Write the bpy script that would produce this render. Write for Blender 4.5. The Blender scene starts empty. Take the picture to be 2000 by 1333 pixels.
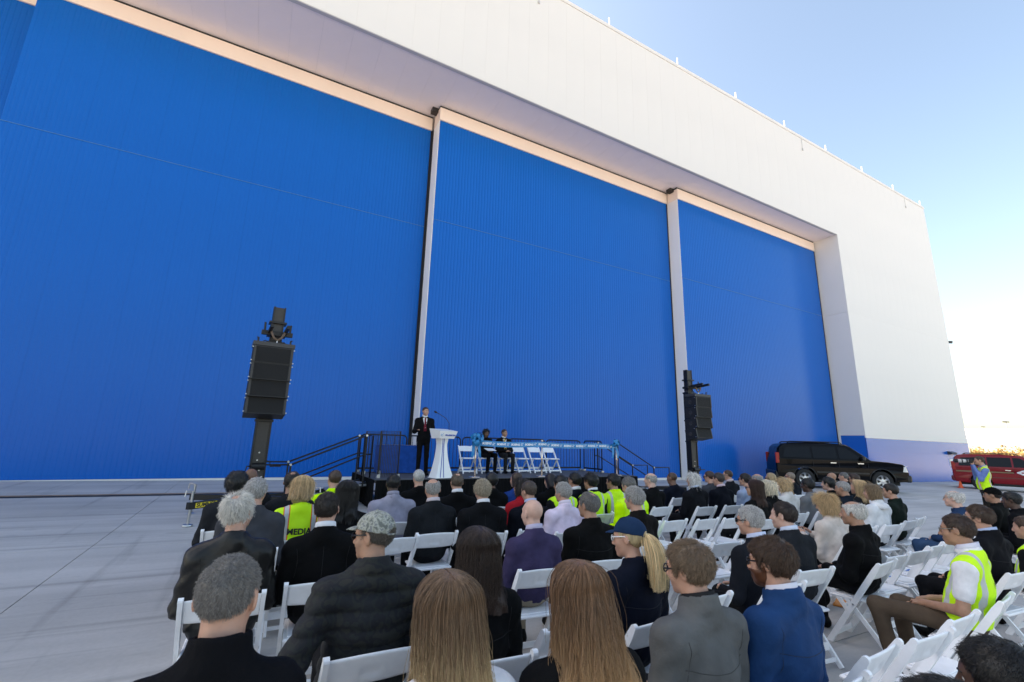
import bpy, math, random
import numpy as np
from mathutils import Matrix, Vector

random.seed(7); np.random.seed(7)
R = math.radians
SC = bpy.context.scene
COL = SC.collection

# ------------------------------------------------------------------ camera, sky, sun, exposure
YAW, PITCH, ROLL, FPX, EYE = R(28.486), R(12.59), R(1.512), 889.0, 1.75
def cam_axes():
    cy, sy, cp, sp = math.cos(YAW), math.sin(YAW), math.cos(PITCH), math.sin(PITCH)
    f = np.array([sy*cp, cy*cp, sp]); r = np.array([cy, -sy, 0.0]); u = np.cross(r, f)
    c, s = math.cos(ROLL), math.sin(ROLL)
    return c*r + s*u, -s*r + c*u, f
CR, CU, CF = cam_axes()
cam_data = bpy.data.cameras.new('camera'); cam = bpy.data.objects.new('camera', cam_data); COL.objects.link(cam)
cam.matrix_world = Matrix(((CR[0], CU[0], -CF[0], 0), (CR[1], CU[1], -CF[1], 0), (CR[2], CU[2], -CF[2], EYE), (0, 0, 0, 1)))
cam_data.sensor_width = 36; cam_data.lens = 36*FPX/2000; cam_data.clip_start = 0.05; cam_data.clip_end = 6000
cam_data.dof.use_dof = True; cam_data.dof.focus_distance = 7.0; cam_data.dof.aperture_fstop = 5.0
SC.camera = cam

SUN_DIR = Vector((-0.66, 0.75, 0)).normalized(); SUN_EL = R(39)
world = bpy.data.worlds.new('World'); SC.world = world; world.use_nodes = True
wn = world.node_tree.nodes; wl = world.node_tree.links
bg = wn['Background']; sky = wn.new('ShaderNodeTexSky'); sky.sky_type = 'NISHITA'; sky.sun_disc = False
sky.sun_elevation = SUN_EL; sky.sun_rotation = math.atan2(SUN_DIR.x, SUN_DIR.y); sky.air_density = 1.0; sky.dust_density = 2.2; sky.ozone_density = 0.4
wl.new(sky.outputs[0], bg.inputs[0]); bg.inputs[1].default_value = 0.14
sl = bpy.data.lights.new('sun', 'SUN'); sl.energy = 5.0; sl.angle = R(0.5); sl.color = (1, .87, .72)
so = bpy.data.objects.new('sun', sl); COL.objects.link(so)
sd = Vector((SUN_DIR.x*math.cos(SUN_EL), SUN_DIR.y*math.cos(SUN_EL), math.sin(SUN_EL)))
so.rotation_euler = sd.to_track_quat('Z', 'Y').to_euler()
SC.view_settings.view_transform = 'Standard'; SC.view_settings.look = 'None'; SC.view_settings.exposure = 1.62; SC.view_settings.use_white_balance = True; SC.view_settings.white_balance_temperature = 7450; SC.view_settings.white_balance_tint = 8; SC.view_settings.gamma = 1
SC.render.engine = 'CYCLES'; SC.cycles.use_denoising = True; SC.cycles.max_bounces = 6; SC.cycles.diffuse_bounces = 4; SC.cycles.glossy_bounces = 3; SC.cycles.transmission_bounces = 2; SC.cycles.sample_clamp_indirect = 6

# ------------------------------------------------------------------ measuring helpers
def ray(px, py):
    return CF + CR*(px-1000)/FPX - CU*(py-666.5)/FPX
def at_y(px, py, y):
    d = ray(px, py); t = y/d[1]; return np.array([d[0]*t, y, EYE + d[2]*t])
def gz(x, y):
    return .0213*(min(max(y, -5), 19)-3) - .0095*min(max(x, -20), 60)
def at_ground(px, py, z=0):
    d = ray(px, py); zz = z
    for _ in range(25):
        t = (zz-EYE)/d[2]; zz = z + gz(d[0]*t, d[1]*t)
    return np.array([d[0]*t, d[1]*t, zz])

# ------------------------------------------------------------------ materials
MATS = {}
def principled(name):
    m = bpy.data.materials.new(name); m.use_nodes = True
    return m, m.node_tree.nodes, m.node_tree.links, m.node_tree.nodes['Principled BSDF']
def mat(name, col, rough=.6, metal=0.0, var=0.0, vscale=6.0, bump=0.0, bscale=60.0, coat=0.0, spec=.5, stretch=None, trans=0.0, sss=0.0, sheen=0.0):
    if name in MATS: return MATS[name]
    m, n, l, b = principled(name)
    b.inputs['Base Color'].default_value = (*col, 1); b.inputs['Roughness'].default_value = rough; b.inputs['Metallic'].default_value = metal
    b.inputs['Coat Weight'].default_value = coat; b.inputs['Specular IOR Level'].default_value = spec; b.inputs['Transmission Weight'].default_value = trans
    if sss: b.inputs['Subsurface Weight'].default_value = sss; b.inputs['Subsurface Radius'].default_value = (.012, .004, .002); b.inputs['Subsurface Scale'].default_value = 1
    if sheen: b.inputs['Sheen Weight'].default_value = sheen; b.inputs['Sheen Roughness'].default_value = .5
    tc = n.new('ShaderNodeTexCoord'); src = tc.outputs['Object']
    if stretch:
        mp = n.new('ShaderNodeMapping'); mp.inputs['Scale'].default_value = stretch; l.new(src, mp.inputs[0]); src = mp.outputs[0]
    if var:
        t = n.new('ShaderNodeTexNoise'); t.inputs['Scale'].default_value = vscale; t.inputs['Detail'].default_value = 6; l.new(src, t.inputs[0])
        r = n.new('ShaderNodeMapRange'); r.inputs[1].default_value = .3; r.inputs[2].default_value = .7; r.inputs[3].default_value = 1-var; r.inputs[4].default_value = 1+var
        l.new(t.outputs[0], r.inputs[0])
        h = n.new('ShaderNodeVectorMath'); h.operation = 'SCALE'; h.inputs[0].default_value = col; l.new(r.outputs[0], h.inputs[3]); l.new(h.outputs[0], b.inputs['Base Color'])
    if bump:
        t = n.new('ShaderNodeTexNoise'); t.inputs['Scale'].default_value = bscale; t.inputs['Detail'].default_value = 4; l.new(src, t.inputs[0])
        bp = n.new('ShaderNodeBump'); bp.inputs['Strength'].default_value = min(bump, 1); bp.inputs['Distance'].default_value = .01; l.new(t.outputs[0], bp.inputs['Height']); l.new(bp.outputs[0], b.inputs['Normal'])
    MATS[name] = m
    return m
def cloth(name, col, rough=.88, bump=.35, var=.18, bscale=45):
    if max(col) < .06: col = tuple(c*.40 for c in col)
    return mat('cloth_'+name, col, rough, var=var, vscale=9, bump=bump, bscale=bscale, spec=.12, sheen=.0)

def concrete(name, col):
    m, n, l, b = principled(name)
    tc = n.new('ShaderNodeNewGeometry'); pos = tc.outputs['Position']
    def noise(scale, stretch=(1, 1, 1), rot=0, det=8):
        mp = n.new('ShaderNodeMapping'); mp.inputs['Scale'].default_value = stretch; mp.inputs['Rotation'].default_value = (0, 0, rot); l.new(pos, mp.inputs[0])
        t = n.new('ShaderNodeTexNoise'); t.inputs['Scale'].default_value = scale; t.inputs['Detail'].default_value = det; l.new(mp.outputs[0], t.inputs[0]); return t.outputs[0]
    def rng(s, a, c, lo, hi):
        r = n.new('ShaderNodeMapRange'); r.inputs[1].default_value = a; r.inputs[2].default_value = c; r.inputs[3].default_value = lo; r.inputs[4].default_value = hi; l.new(s, r.inputs[0]); return r.outputs[0]
    def mul(a, c):
        x = n.new('ShaderNodeMath'); x.operation = 'MULTIPLY'; l.new(a, x.inputs[0]); l.new(c, x.inputs[1]); return x.outputs[0]
    f = rng(noise(.35), .3, .7, .84, 1.12)
    f = mul(f, rng(noise(1.0, (.25, 2.2, 1), .15), .35, .7, .86, 1.06))       # drying and sweeping streaks
    f = mul(f, rng(noise(2.2, (.12, 3.2, 1), -.22), .56, .72, 1.0, .74))       # sparse scuffs and tyre rubber
    f = mul(f, rng(noise(1.1, (3.0, .16, 1), .5), .60, .72, 1.0, .74))
    f = mul(f, rng(noise(4.0, (.5, 1, 1), .9), .64, .74, 1.0, .85))
    f = mul(f, rng(noise(30), .3, .7, .96, 1.04))
    v = n.new('ShaderNodeVectorMath'); v.operation = 'SCALE'; v.inputs[0].default_value = col; l.new(f, v.inputs[3]); l.new(v.outputs[0], b.inputs['Base Color'])
    b.inputs['Roughness'].default_value = .75
    bp = n.new('ShaderNodeBump'); bp.inputs['Strength'].default_value = .25; bp.inputs['Distance'].default_value = .004
    l.new(noise(90, (.3, 2, 1)), bp.inputs['Height']); l.new(bp.outputs[0], b.inputs['Normal'])
    return m

M_CONC = concrete('apron_concrete', (.50, .475, .45))
M_JOINT = mat('joint_dark', (.10, .10, .105), .9)
M_WHITE = mat('white_panel', (.765, .73, .69), .5, var=.02, vscale=.4)
M_SOFFIT = mat('soffit_panel', (.92, .82, .79), .55, var=.04, vscale=.5)
M_CREAM = mat('cream_band', (.91, .75, .64), .5, var=.03, vscale=.8)
M_BLUE = mat('door_blue', (.0, .115, .475), .20, var=.03, vscale=.35, spec=.16, bump=.06, bscale=3)
M_BLUE_BASE = mat('base_blue', (.002, .12, .50), .20, var=.04, vscale=.5, spec=.6)
M_ENDCAP = mat('end_cap_white', (.93, .88, .82), .5)
M_RUBBER = mat('black_rubber', (.012, .012, .012), .7)
M_CORE = mat('core_grey', (.80, .79, .77), .7)
M_DOORCORE = mat('door_core', (.0, .10, .38), .6)
M_SOFCORE = mat('soffit_core', (.62, .58, .59), .7)
M_PLASTIC = mat('chair_white', (.90, .90, .91), .40, var=.05, vscale=11, bump=.08, bscale=24)
M_BLACK = mat('black_metal', (.010, .010, .011), .42, metal=.3)
M_STEEL = mat('steel', (.5, .5, .5), .35, metal=1)
M_GREY = mat('mast_grey', (.045, .042, .04), .5, metal=.4, var=.1, vscale=20)

# ------------------------------------------------------------------ mesh helpers
class MB:
    def __init__(s): s.v = []; s.f = []
    def add(s, vs, fs):
        o = len(s.v); s.v += [tuple(map(float, p)) for p in vs]; s.f += [tuple(i+o for i in f) for f in fs]; return s
    def box(s, x0, x1, y0, y1, z0, z1):
        return s.add([(x0,y0,z0),(x1,y0,z0),(x1,y1,z0),(x0,y1,z0),(x0,y0,z1),(x1,y0,z1),(x1,y1,z1),(x0,y1,z1)],
                     [(0,3,2,1),(4,5,6,7),(0,1,5,4),(1,2,6,5),(2,3,7,6),(3,0,4,7)])
    def bbox(s, x0, x1, y0, y1, z0, z1, b=.004):
        # bevelled box
        vs = []; 
        X=(x0,x1);Y=(y0,y1);Z=(z0,z1); sg=(1,-1)
        idx={}
        for i in (0,1):
            for j in (0,1):
                for k in (0,1):
                    idx[i,j,k]=len(vs)
                    vs += [(X[i],Y[j]+sg[j]*b,Z[k]+sg[k]*b),(X[i]+sg[i]*b,Y[j],Z[k]+sg[k]*b),(X[i]+sg[i]*b,Y[j]+sg[j]*b,Z[k])]
        fs=[]
        def v(i,j,k,a): return idx[i,j,k]+a
        for i in (0,1):
            q=[v(i,0,0,0),v(i,1,0,0),v(i,1,1,0),v(i,0,1,0)]; fs.append(tuple(q if i else q[::-1]))
            q=[v(0,i,0,1),v(1,i,0,1),v(1,i,1,1),v(0,i,1,1)]; fs.append(tuple(q[::-1] if i else q))
            q=[v(0,0,i,2),v(1,0,i,2),v(1,1,i,2),v(0,1,i,2)]; fs.append(tuple(q if i else q[::-1]))
        for i in (0,1):
            for j in (0,1):
                fs.append((v(i,j,0,0),v(i,j,1,0),v(i,j,1,1),v(i,j,0,1)))
                fs.append((v(i,0,j,0),v(i,1,j,0),v(i,1,j,2),v(i,0,j,2)))
                fs.append((v(0,i,j,1),v(1,i,j,1),v(1,i,j,2),v(0,i,j,2)))
                for k in (0,1): fs.append((v(i,j,k,0),v(i,j,k,1),v(i,j,k,2)))
        fs=list(dict.fromkeys(fs))
        return s.add(vs,fs)
    def bar(s, a, b, w, d, up=(0, 0, 1)):
        # rectangular bar from a to b, w across, d along 'up'
        a = np.array(a, float); b = np.array(b, float); t = b-a; t /= np.linalg.norm(t)
        x = np.cross(t, up); 
        if np.linalg.norm(x) < 1e-6: x = np.cross(t, (0, 1, 0))
        x /= np.linalg.norm(x); y = np.cross(x, t)
        c = [(-1,-1),(1,-1),(1,1),(-1,1)]
        vs = [p + x*i*w/2 + y*j*d/2 for p in (a, b) for i, j in c]
        return s.add(vs, [(0,1,2,3),(7,6,5,4),(0,4,5,1),(1,5,6,2),(2,6,7,3),(3,7,4,0)])
    def tube(s, pts, r, n=8, closed=False, caps=True):
        P = [np.array(p, float) for p in pts]; m = len(P); rs = r if hasattr(r, '__len__') else [r]*m
        rings = []; prev = None
        for i in range(m):
            t = (P[(i+1) % m]-P[i-1]) if closed else (P[min(i+1, m-1)]-P[max(i-1, 0)])
            t = t/ (np.linalg.norm(t)+1e-12)
            ref = prev if prev is not None else (np.array((0, 0, 1.)) if abs(t[2]) < .9 else np.array((1., 0, 0)))
            x = ref - t*np.dot(ref, t); x /= np.linalg.norm(x); prev = x; y = np.cross(t, x)
            rings.append([P[i] + rs[i]*(x*math.cos(2*math.pi*k/n)+y*math.sin(2*math.pi*k/n)) for k in range(n)])
        vs = [p for ring in rings for p in ring]; fs = []
        for i in range(m if closed else m-1):
            j = (i+1) % m
            for k in range(n):
                fs.append((i*n+k, i*n+(k+1) % n, j*n+(k+1) % n, j*n+k))
        if caps and not closed: fs += [tuple(range(n))[::-1], tuple((m-1)*n+k for k in range(n))]
        return s.add(vs, fs)
    def prism(s, poly, y0, y1, axis='y'):
        # polygon of (a,b) extruded; axis y: (x,z)
        n = len(poly)
        if axis == 'y': A = [(p[0], y0, p[1]) for p in poly]+[(p[0], y1, p[1]) for p in poly]
        elif axis == 'x': A = [(y0, p[0], p[1]) for p in poly]+[(y1, p[0], p[1]) for p in poly]
        else: A = [(p[0], p[1], y0) for p in poly]+[(p[0], p[1], y1) for p in poly]
        return s.add(A, [tuple(range(n))[::-1], tuple(range(n, 2*n))]+[(i, (i+1) % n, n+(i+1) % n, n+i) for i in range(n)])
    def lathe(s, prof, c=(0, 0, 0), n=24):
        vs = []; m = len(prof)
        for r, z in prof: vs += [(c[0]+r*math.cos(2*math.pi*k/n), c[1]+r*math.sin(2*math.pi*k/n), c[2]+z) for k in range(n)]
        return s.add(vs, [(i*n+k, i*n+(k+1) % n, (i+1)*n+(k+1) % n, (i+1)*n+k) for i in range(m-1) for k in range(n)])
    def xf(s, fn): s.v = [tuple(fn(np.array(p))) for p in s.v]; return s
    def mesh(s, name, smooth=False, recalc=True):
        me = bpy.data.meshes.new(name); me.from_pydata(s.v, [], s.f); me.update()
        if recalc:
            import bmesh
            bm = bmesh.new(); bm.from_mesh(me); bmesh.ops.recalc_face_normals(bm, faces=bm.faces); bm.to_mesh(me); bm.free()
        if smooth: me.polygons.foreach_set('use_smooth', [True]*len(me.polygons))
        return me
    def build(s, name, m, parent=None, smooth=False, **k): return obj(name, s.mesh(name, smooth), m, parent, **k)

def obj(name, data, m=None, parent=None, loc=None, rot=None):
    o = bpy.data.objects.new(name, data)
    if m is not None and data is not None and hasattr(data, 'materials') and len(data.materials) == 0: data.materials.append(m)
    COL.objects.link(o)
    if loc is not None: o.location = loc
    if rot is not None: o.rotation_euler = rot
    if parent is not None: o.parent = parent
    return o
def wpart(o, parent):
    # part whose mesh is in world coordinates, under an Empty that is only translated
    L = Vector((0, 0, 0)); p = parent
    while p is not None: L += p.location; p = p.parent
    o.parent = parent; o.location = Vector(o.location) - L
    return o
def thing(name, label, cat, loc=(0, 0, 0), rotz=0, group=None):
    o = bpy.data.objects.new(name, None); COL.objects.link(o); o.location = loc; o.rotation_euler = (0, 0, rotz); o.empty_display_size = .1
    return tag(o, label, cat, group)
def tag(o, label, cat, group=None):
    o['label'] = label; o['category'] = cat
    if group: o['group'] = group
    return o
def structure(o): o['kind'] = 'structure'; return o
TEXTS = {}
def text_mesh(body, size, bold=0.0, shear=0.0, align='CENTER', spacing=1.0, extrude=0.0):
    key = (body, size, bold, shear)
    if key in TEXTS: return TEXTS[key].copy()
    c = bpy.data.curves.new('lettering', 'FONT'); c.body = body; c.size = size; c.offset = bold; c.shear = shear; c.align_x = align; c.align_y = 'CENTER'; c.space_character = spacing; c.extrude = extrude; c.resolution_u = 3
    o = bpy.data.objects.new('lettering', c); COL.objects.link(o)
    dg = bpy.context.evaluated_depsgraph_get(); me = bpy.data.meshes.new_from_object(o.evaluated_get(dg))
    bpy.data.objects.remove(o); me.materials.clear(); TEXTS[key] = me; return me.copy()
def flat_text(name, body, size, m, parent, M4, **k):
    me = text_mesh(body, size, **k); me.transform(M4); return obj(name, me, m, parent)
UP_FRONT = Matrix(((1, 0, 0, 0), (0, 0, -1, 0), (0, 1, 0, 0), (0, 0, 0, 1)))   # text in xz, facing -y

for a_ in (('SUMNER', .095, .003, 0), ('BOEING', .088, .006, .22), ('BOEING', .075, .004, .2), ('MEDIA', .072, .072*.035, 0), ('AIRLINE', .046, .046*.035, 0), ('CUSTOMER', .046, .046*.035, 0), ('JFK', .04, .04*.035, 0)): text_mesh(*a_)

# ------------------------------------------------------------------ ground
def build_ground():
    xs = [-3000, -20, 60, 3000]; ys = [-3000, -5, 19, 3000]
    b = MB(); vs = [(x, y, gz(x, y)-.03) for y in ys for x in xs]
    b.add(vs, [(j*4+i, j*4+i+1, (j+1)*4+i+1, (j+1)*4+i) for j in range(3) for i in range(3)])
    g = structure(b.build('ground', M_CONC))
    # concrete slabs with open joints, as far as the joints can be told apart
    X = [-1.86+6.1*k for k in range(-2, 10)]; Y = [15.0-6.1*k for k in range(0, 4)]
    jb = MB(); J = .005
    jb.add([(x, y, gz(x, y)-.024) for x, y in ((X[0], -4.9), (X[-1], -4.9), (X[-1], 18.9), (X[0], 18.9))], [(0, 1, 2, 3)])
    jo = jb.build('joint_filler', M_JOINT, g)
    for y0, y1 in [(Y[i+1], Y[i]) for i in range(3)]+[(15.0, 18.9), (-4.9, Y[3])]:
        for x0, x1 in zip(X[:-1], X[1:]):
            c = [(x0+J, y0+J), (x1-J, y0+J), (x1-J, y1-J), (x0+J, y1-J)]
            m = MB().add([(x, y, gz(x, y)) for x, y in c]+[(x, y, gz(x, y)-.02) for x, y in c], [(0, 1, 2, 3), (0, 4, 5, 1), (1, 5, 6, 2), (2, 6, 7, 3), (3, 7, 4, 0)])
            m.build('concrete_slab', M_CONC, g)
    t = thing('trench_drain', 'long dark trench drain set in the concrete before the blue doors', 'drain', (5, 14.8, gz(5, 14.8)))
    def strip(y0, y1, dz, name, m):
        b = MB(); x0, x1 = -13.5, 33
        c = [(x0, y0), (x1, y0), (x1, y1), (x0, y1)]
        b.add([(x, y, gz(x, y)+dz) for x, y in c]+[(x, y, gz(x, y)-.01) for x, y in c], [(0, 1, 2, 3), (0, 4, 5, 1), (1, 5, 6, 2), (2, 6, 7, 3), (3, 7, 4, 0)])
        wpart(b.build(name, m), t)
    strip(14.40, 14.65, .005, 'grate', M_RUBBER)
    strip(14.66, 14.78, .012, 'edge_angle', mat('rusty_steel', (.30, .21, .15), .8, var=.3, vscale=3))
    return g
build_ground()

# ------------------------------------------------------------------ hangar
YF, XR, XC, ZS, ZR, ZP, XL = 14.8, 33.3, 48.8, 16.35, 22.9, 2.62, -27.0
def build_hangar():
    h = thing('hangar', 'huge white aircraft hangar with tall bright blue sliding doors', 'hangar', (13, YF, 0))
    core = MB()
    core.box(XL, XC-.05, YF+.06, 95, ZS+.05, ZR-.2)
    wpart(core.build('roof_block', M_WHITE), h)
    rb = MB(); rb.box(XR+.05, XC-.05, YF+.06, 95, -.9, ZS+.048); wall = wpart(rb.build('side_wall', M_CORE), h)
    lw = MB(); lw.box(XL+.02, -21.7, YF+.07, 95, -.9, ZS+.01); wpart(lw.build('end_wall', M_WHITE), h)
    sw = MB(); sw.box(XC-.048, XC, YF+.001, 95, -.9, ZR-.2); wpart(sw.build('end_wall', M_WHITE), h)
    cp = MB(); cp.box(XL, XC+.03, YF-.03, YF+.5, ZR-.2, ZR); cp.box(XC-.4, XC+.03, YF+.502, 95, ZR-.2, ZR); wpart(cp.build('parapet_cap', M_WHITE), h)
    # facade cladding panels
    fw = MB(); fw.box(XL, -13.9, YF, YF+.055, ZS, ZR-.21); facade = wpart(fw.build('facade', M_WHITE), h)
    W = (XC-XR)/15; G = .0016
    def panel(name, x0, x1, y, z0, z1, m, parent, t=.055):
        key = (name, round(x1-x0, 3), round(z1-z0, 3))
        if key not in PM: PM[key] = MB().bbox(G/2, x1-x0-G/2, 0, t, G/2, z1-z0-G/2, .0012).mesh(name)
        o = obj(name, PM[key], m); o.location = (x0, y, z0); wpart(o, parent)
    PM = {}
    x = XR
    for i in range(15):
        panel('wall_panel', XR+i*W, XR+(i+1)*W, YF, ZP, 10.8, M_WHITE, facade); panel('wall_panel', XR+i*W, XR+(i+1)*W, YF, 10.8, ZR-.21, M_WHITE, facade)
    for i in range(1, 46):
        panel('wall_panel', XR-i*W, XR-(i-1)*W, YF, ZS, ZR-.21, M_WHITE, facade)
    # base band of wide glossy blue panels
    bw = (XC-XR)/6.5
    base = MB(); base.box(XR+.02, XC-.05, YF+.03, YF+.058, -.6, ZP-.002); bs = wpart(base.build('base_band', M_JOINT), h)
    for i in range(7):
        x0 = XR+i*bw; x1 = min(x0+bw, XC)
        for z0, z1 in ((-.7, 1.72), (1.72, ZP)): panel('base_panel', x0, x1, YF-.012, z0, z1, M_BLUE_BASE, bs, .04)
    fl = MB(); fl.box(XR-.02, XC+.02, YF-.035, YF, ZP-.012, ZP+.03); wpart(fl.build('drip_edge', M_WHITE), bs)
    # door jamb: white above, blue below
    rv = MB(); rv.box(XR-.002, XR+.045, YF+.057, 17.3, 10.812, ZS+.04); rv.box(XR-.002, XR+.045, YF+.057, 17.3, 2.76, 10.80); jamb = wpart(rv.build('jamb', M_WHITE), h)
    rv = MB(); rv.box(XR-.004, XR+.043, YF+.045, 16.2, -.7, 2.755); wpart(rv.build('jamb_base', M_BLUE_BASE), h)
    rv = MB(); rv.box(XR-.06, XR-.0045, 16.203, 16.32, -.6, 2.9); wpart(rv.build('corner_post', M_WHITE), h)
    # soffit
    sb = MB(); sb.box(XL, XR, YF+.06, 19.2, ZS+.02, ZS+.045); so_ = wpart(sb.build('soffit', M_SOFCORE), h)
    lip = MB(); lip.box(XL, XR, YF+.01, YF+.16, ZS-.035, ZS-.001); wpart(lip.build('soffit_trim', mat('trim_grey', (.5, .48, .48), .5)), so_)
    for i in range(1, 46):
        x0, x1 = XR-i*W, XR-(i-1)*W
        if 'so' not in PM: PM['so'] = MB().bbox(.002, W-.002, 0, 4.2, 0, .018, .002).mesh('soffit_panel')
        o = obj('soffit_panel', PM['so'], M_SOFFIT); o.location = (x0, YF+.17, ZS); wpart(o, so_)
    # sliding door leaves, each of ribbed panels in two tiers
    def ribbed(w, hgt):
        key = ('rib', round(w, 3), round(hgt, 3))
        if key in PM: return PM[key]
        n = 7; p = w/n; prof = [(.001, .05), (.001, .003)]
        for k in range(n):
            a = k*p
            prof += [(a+.016, .003), (a+.034, -.003), (a+p-.034, -.003), (a+p-.016, .003)]
        prof += [(w-.001, .003), (w-.001, .05)]
        m = MB(); N = len(prof); m.add([(a, b, .004) for a, b in prof]+[(a, b, hgt-.004) for a, b in prof], [(i, i+1, N+i+1, N+i) for i in range(N-1)]+[tuple(range(N, 2*N))])
        PM[key] = m.mesh('door_panel'); return PM[key]
    SEAM = 10.85
    leaves = [(-21.6, -7.95, 18.8, 0), (-8.0, 5.33, 18.0, 1), (5.35, 19.38, 17.1, 2), (19.4, XR-.06, 16.35, 3)]
    for x0, x1, y, i in leaves:
        zb = min(gz(x0, y), gz(x1, y))-.02
        lf = MB(); lf.box(x0+.01, x1-.01, y+.04, y+.72, zb, 15.62); leaf = wpart(lf.build('door_leaf', M_DOORCORE), h)
        leaf['label'] = ['dark blue door leaf at the far end', 'wide blue door leaf behind the left loudspeaker', 'blue door leaf behind the stage', 'blue door leaf beside the white jamb'][i]
        n = 14; w = (x1-x0-.1)/n
        for k in range(n):
            a = x0+.02+k*w
            z0 = zb+.15
            for z0, z1 in ((zb+.14, SEAM-.012), (SEAM+.012, 15.62)):
                o = obj('door_panel', ribbed(w, z1-z0), M_BLUE); o.location = (a, y, z0); wpart(o, leaf)
        f = MB(); f.box(x0+.02, x1-.08, y-.012, y+.03, SEAM-.011, SEAM+.011); wpart(f.build('seam_trim', mat('seam_blue', (.03, .16, .42), .4)), leaf)
        f = MB(); f.box(x0+.01, x1-.02, y-.03, y+.036, zb+.02, zb+.138); wpart(f.build('bottom_flashing', M_WHITE), leaf)
        f = MB(); f.box(x0-.02, x1-.05, y-.05, y+.7, 15.625, ZS-.10); wpart(f.build('top_band', M_CREAM), leaf)
        f = MB(); f.box(x0-.02, x1-.02, y-.02, y+.6, ZS-.098, ZS-.003); wpart(f.build('top_seal', M_RUBBER), leaf)
        if i > 1:
            f = MB(); f.box(x0-.012, x0+.009, y+.0, y+.74, zb, 15.62); wpart(f.build('end_cap', M_ENDCAP), leaf)
            f = MB(); f.box(x0-.05, x0+.05, y+.742, y+.88, zb, 15.62); wpart(f.build('edge_seal', M_RUBBER), leaf)
            f = MB(); f.box(x0-.3, x0-.03, y+.2, y+.5, ZS-.2, ZS-.004); wpart(f.build('guide_bracket', M_GREY), leaf)
        f = MB(); f.box(x1-.079, x1, y-.012, y+.036, zb+.14, 15.62); wpart(f.build('edge_seal', M_RUBBER), leaf)
    # roof rods
    for k, (px, py) in enumerate([(1798, 404), (1745, 373), (1684, 336), (1613, 293), (1532, 244), (1437, 187), (1323, 120), (1190, 42)]):
        p = at_y(px, py, YF+.2)
        t = thing('lightning_rod', ['short white rod on the roof edge at the corner', 'second', 'third', 'fourth', 'fifth', 'sixth', 'seventh', 'short white rod on the roof edge farthest from the corner'][k] + ('' if k in (0, 7) else ' short white rod on the roof edge counting from the corner'), 'rod', (p[0], YF+.2, ZR), 0, 'rods along the roof edge')
        obj('rod', MB().tube([(0, 0, 0), (0, 0, .72)], .038, 8).mesh('rod'), M_WHITE, t); obj('foot', MB().box(-.12, .12, -.12, .12, 0, .05).mesh('foot'), M_WHITE, t)
    # small fittings
    for px, py, lab in ((1563, 262, 'thin conduit with small junction box below the roof edge, nearer the corner'), (1052, -12, 'thin conduit with small junction box below the roof edge, above the stage doors'), (1765, 386, 'thin conduit with small box right beside the roof corner')):
        p = at_y(px, py, YF)
        t = thing('conduit', lab, 'conduit', (p[0], YF-.03, ZR-.25))
        obj('pipe', MB().tube([(0, 0, 0), (0, 0, -.75)], .012, 6).mesh('pipe'), mat('pale_grey', (.55, .54, .53), .5), t); obj('junction_box', MB().bbox(-.05, .05, -.03, .03, -.9, -.75, .005).mesh('junction_box'), mat('pale_grey', (.55, .54, .53), .5), t)
    p = at_y(1852, 665, YF)
    t = thing('security_camera', 'small security camera on a bracket at the hangar corner', 'camera', (XC+.03, YF+.4, p[2]))
    obj('bracket', MB().tube([(0, 0, .1), (.35, 0, .12), (.55, -.05, 0)], .03, 6).mesh('bracket'), M_WHITE, t); obj('housing', MB().tube([(.55, 0, 0), (.57, -.45, -.1)], [.1, .12], 10).mesh('housing'), mat('dark_grey', (.08, .08, .085), .4), t)
    p = at_y(1855, 885, YF)
    t = thing('wall_light', 'dark wall light above a pale sign on the blue base band', 'light', (p[0], YF-.012, p[2]))
    obj('lamp_housing', MB().prism([(-.0, -.12), (-.22, -.12), (-.28, .02), (0, .12)], -.45, .45, 'x').mesh('lamp_housing'), mat('dark_blue_grey', (.03, .035, .05), .4), t)
    obj('sign_plate', MB().bbox(-.35, .35, -.02, .0, -.95, -.45, .005).mesh('sign_plate'), M_WHITE, t)
build_hangar()

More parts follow.
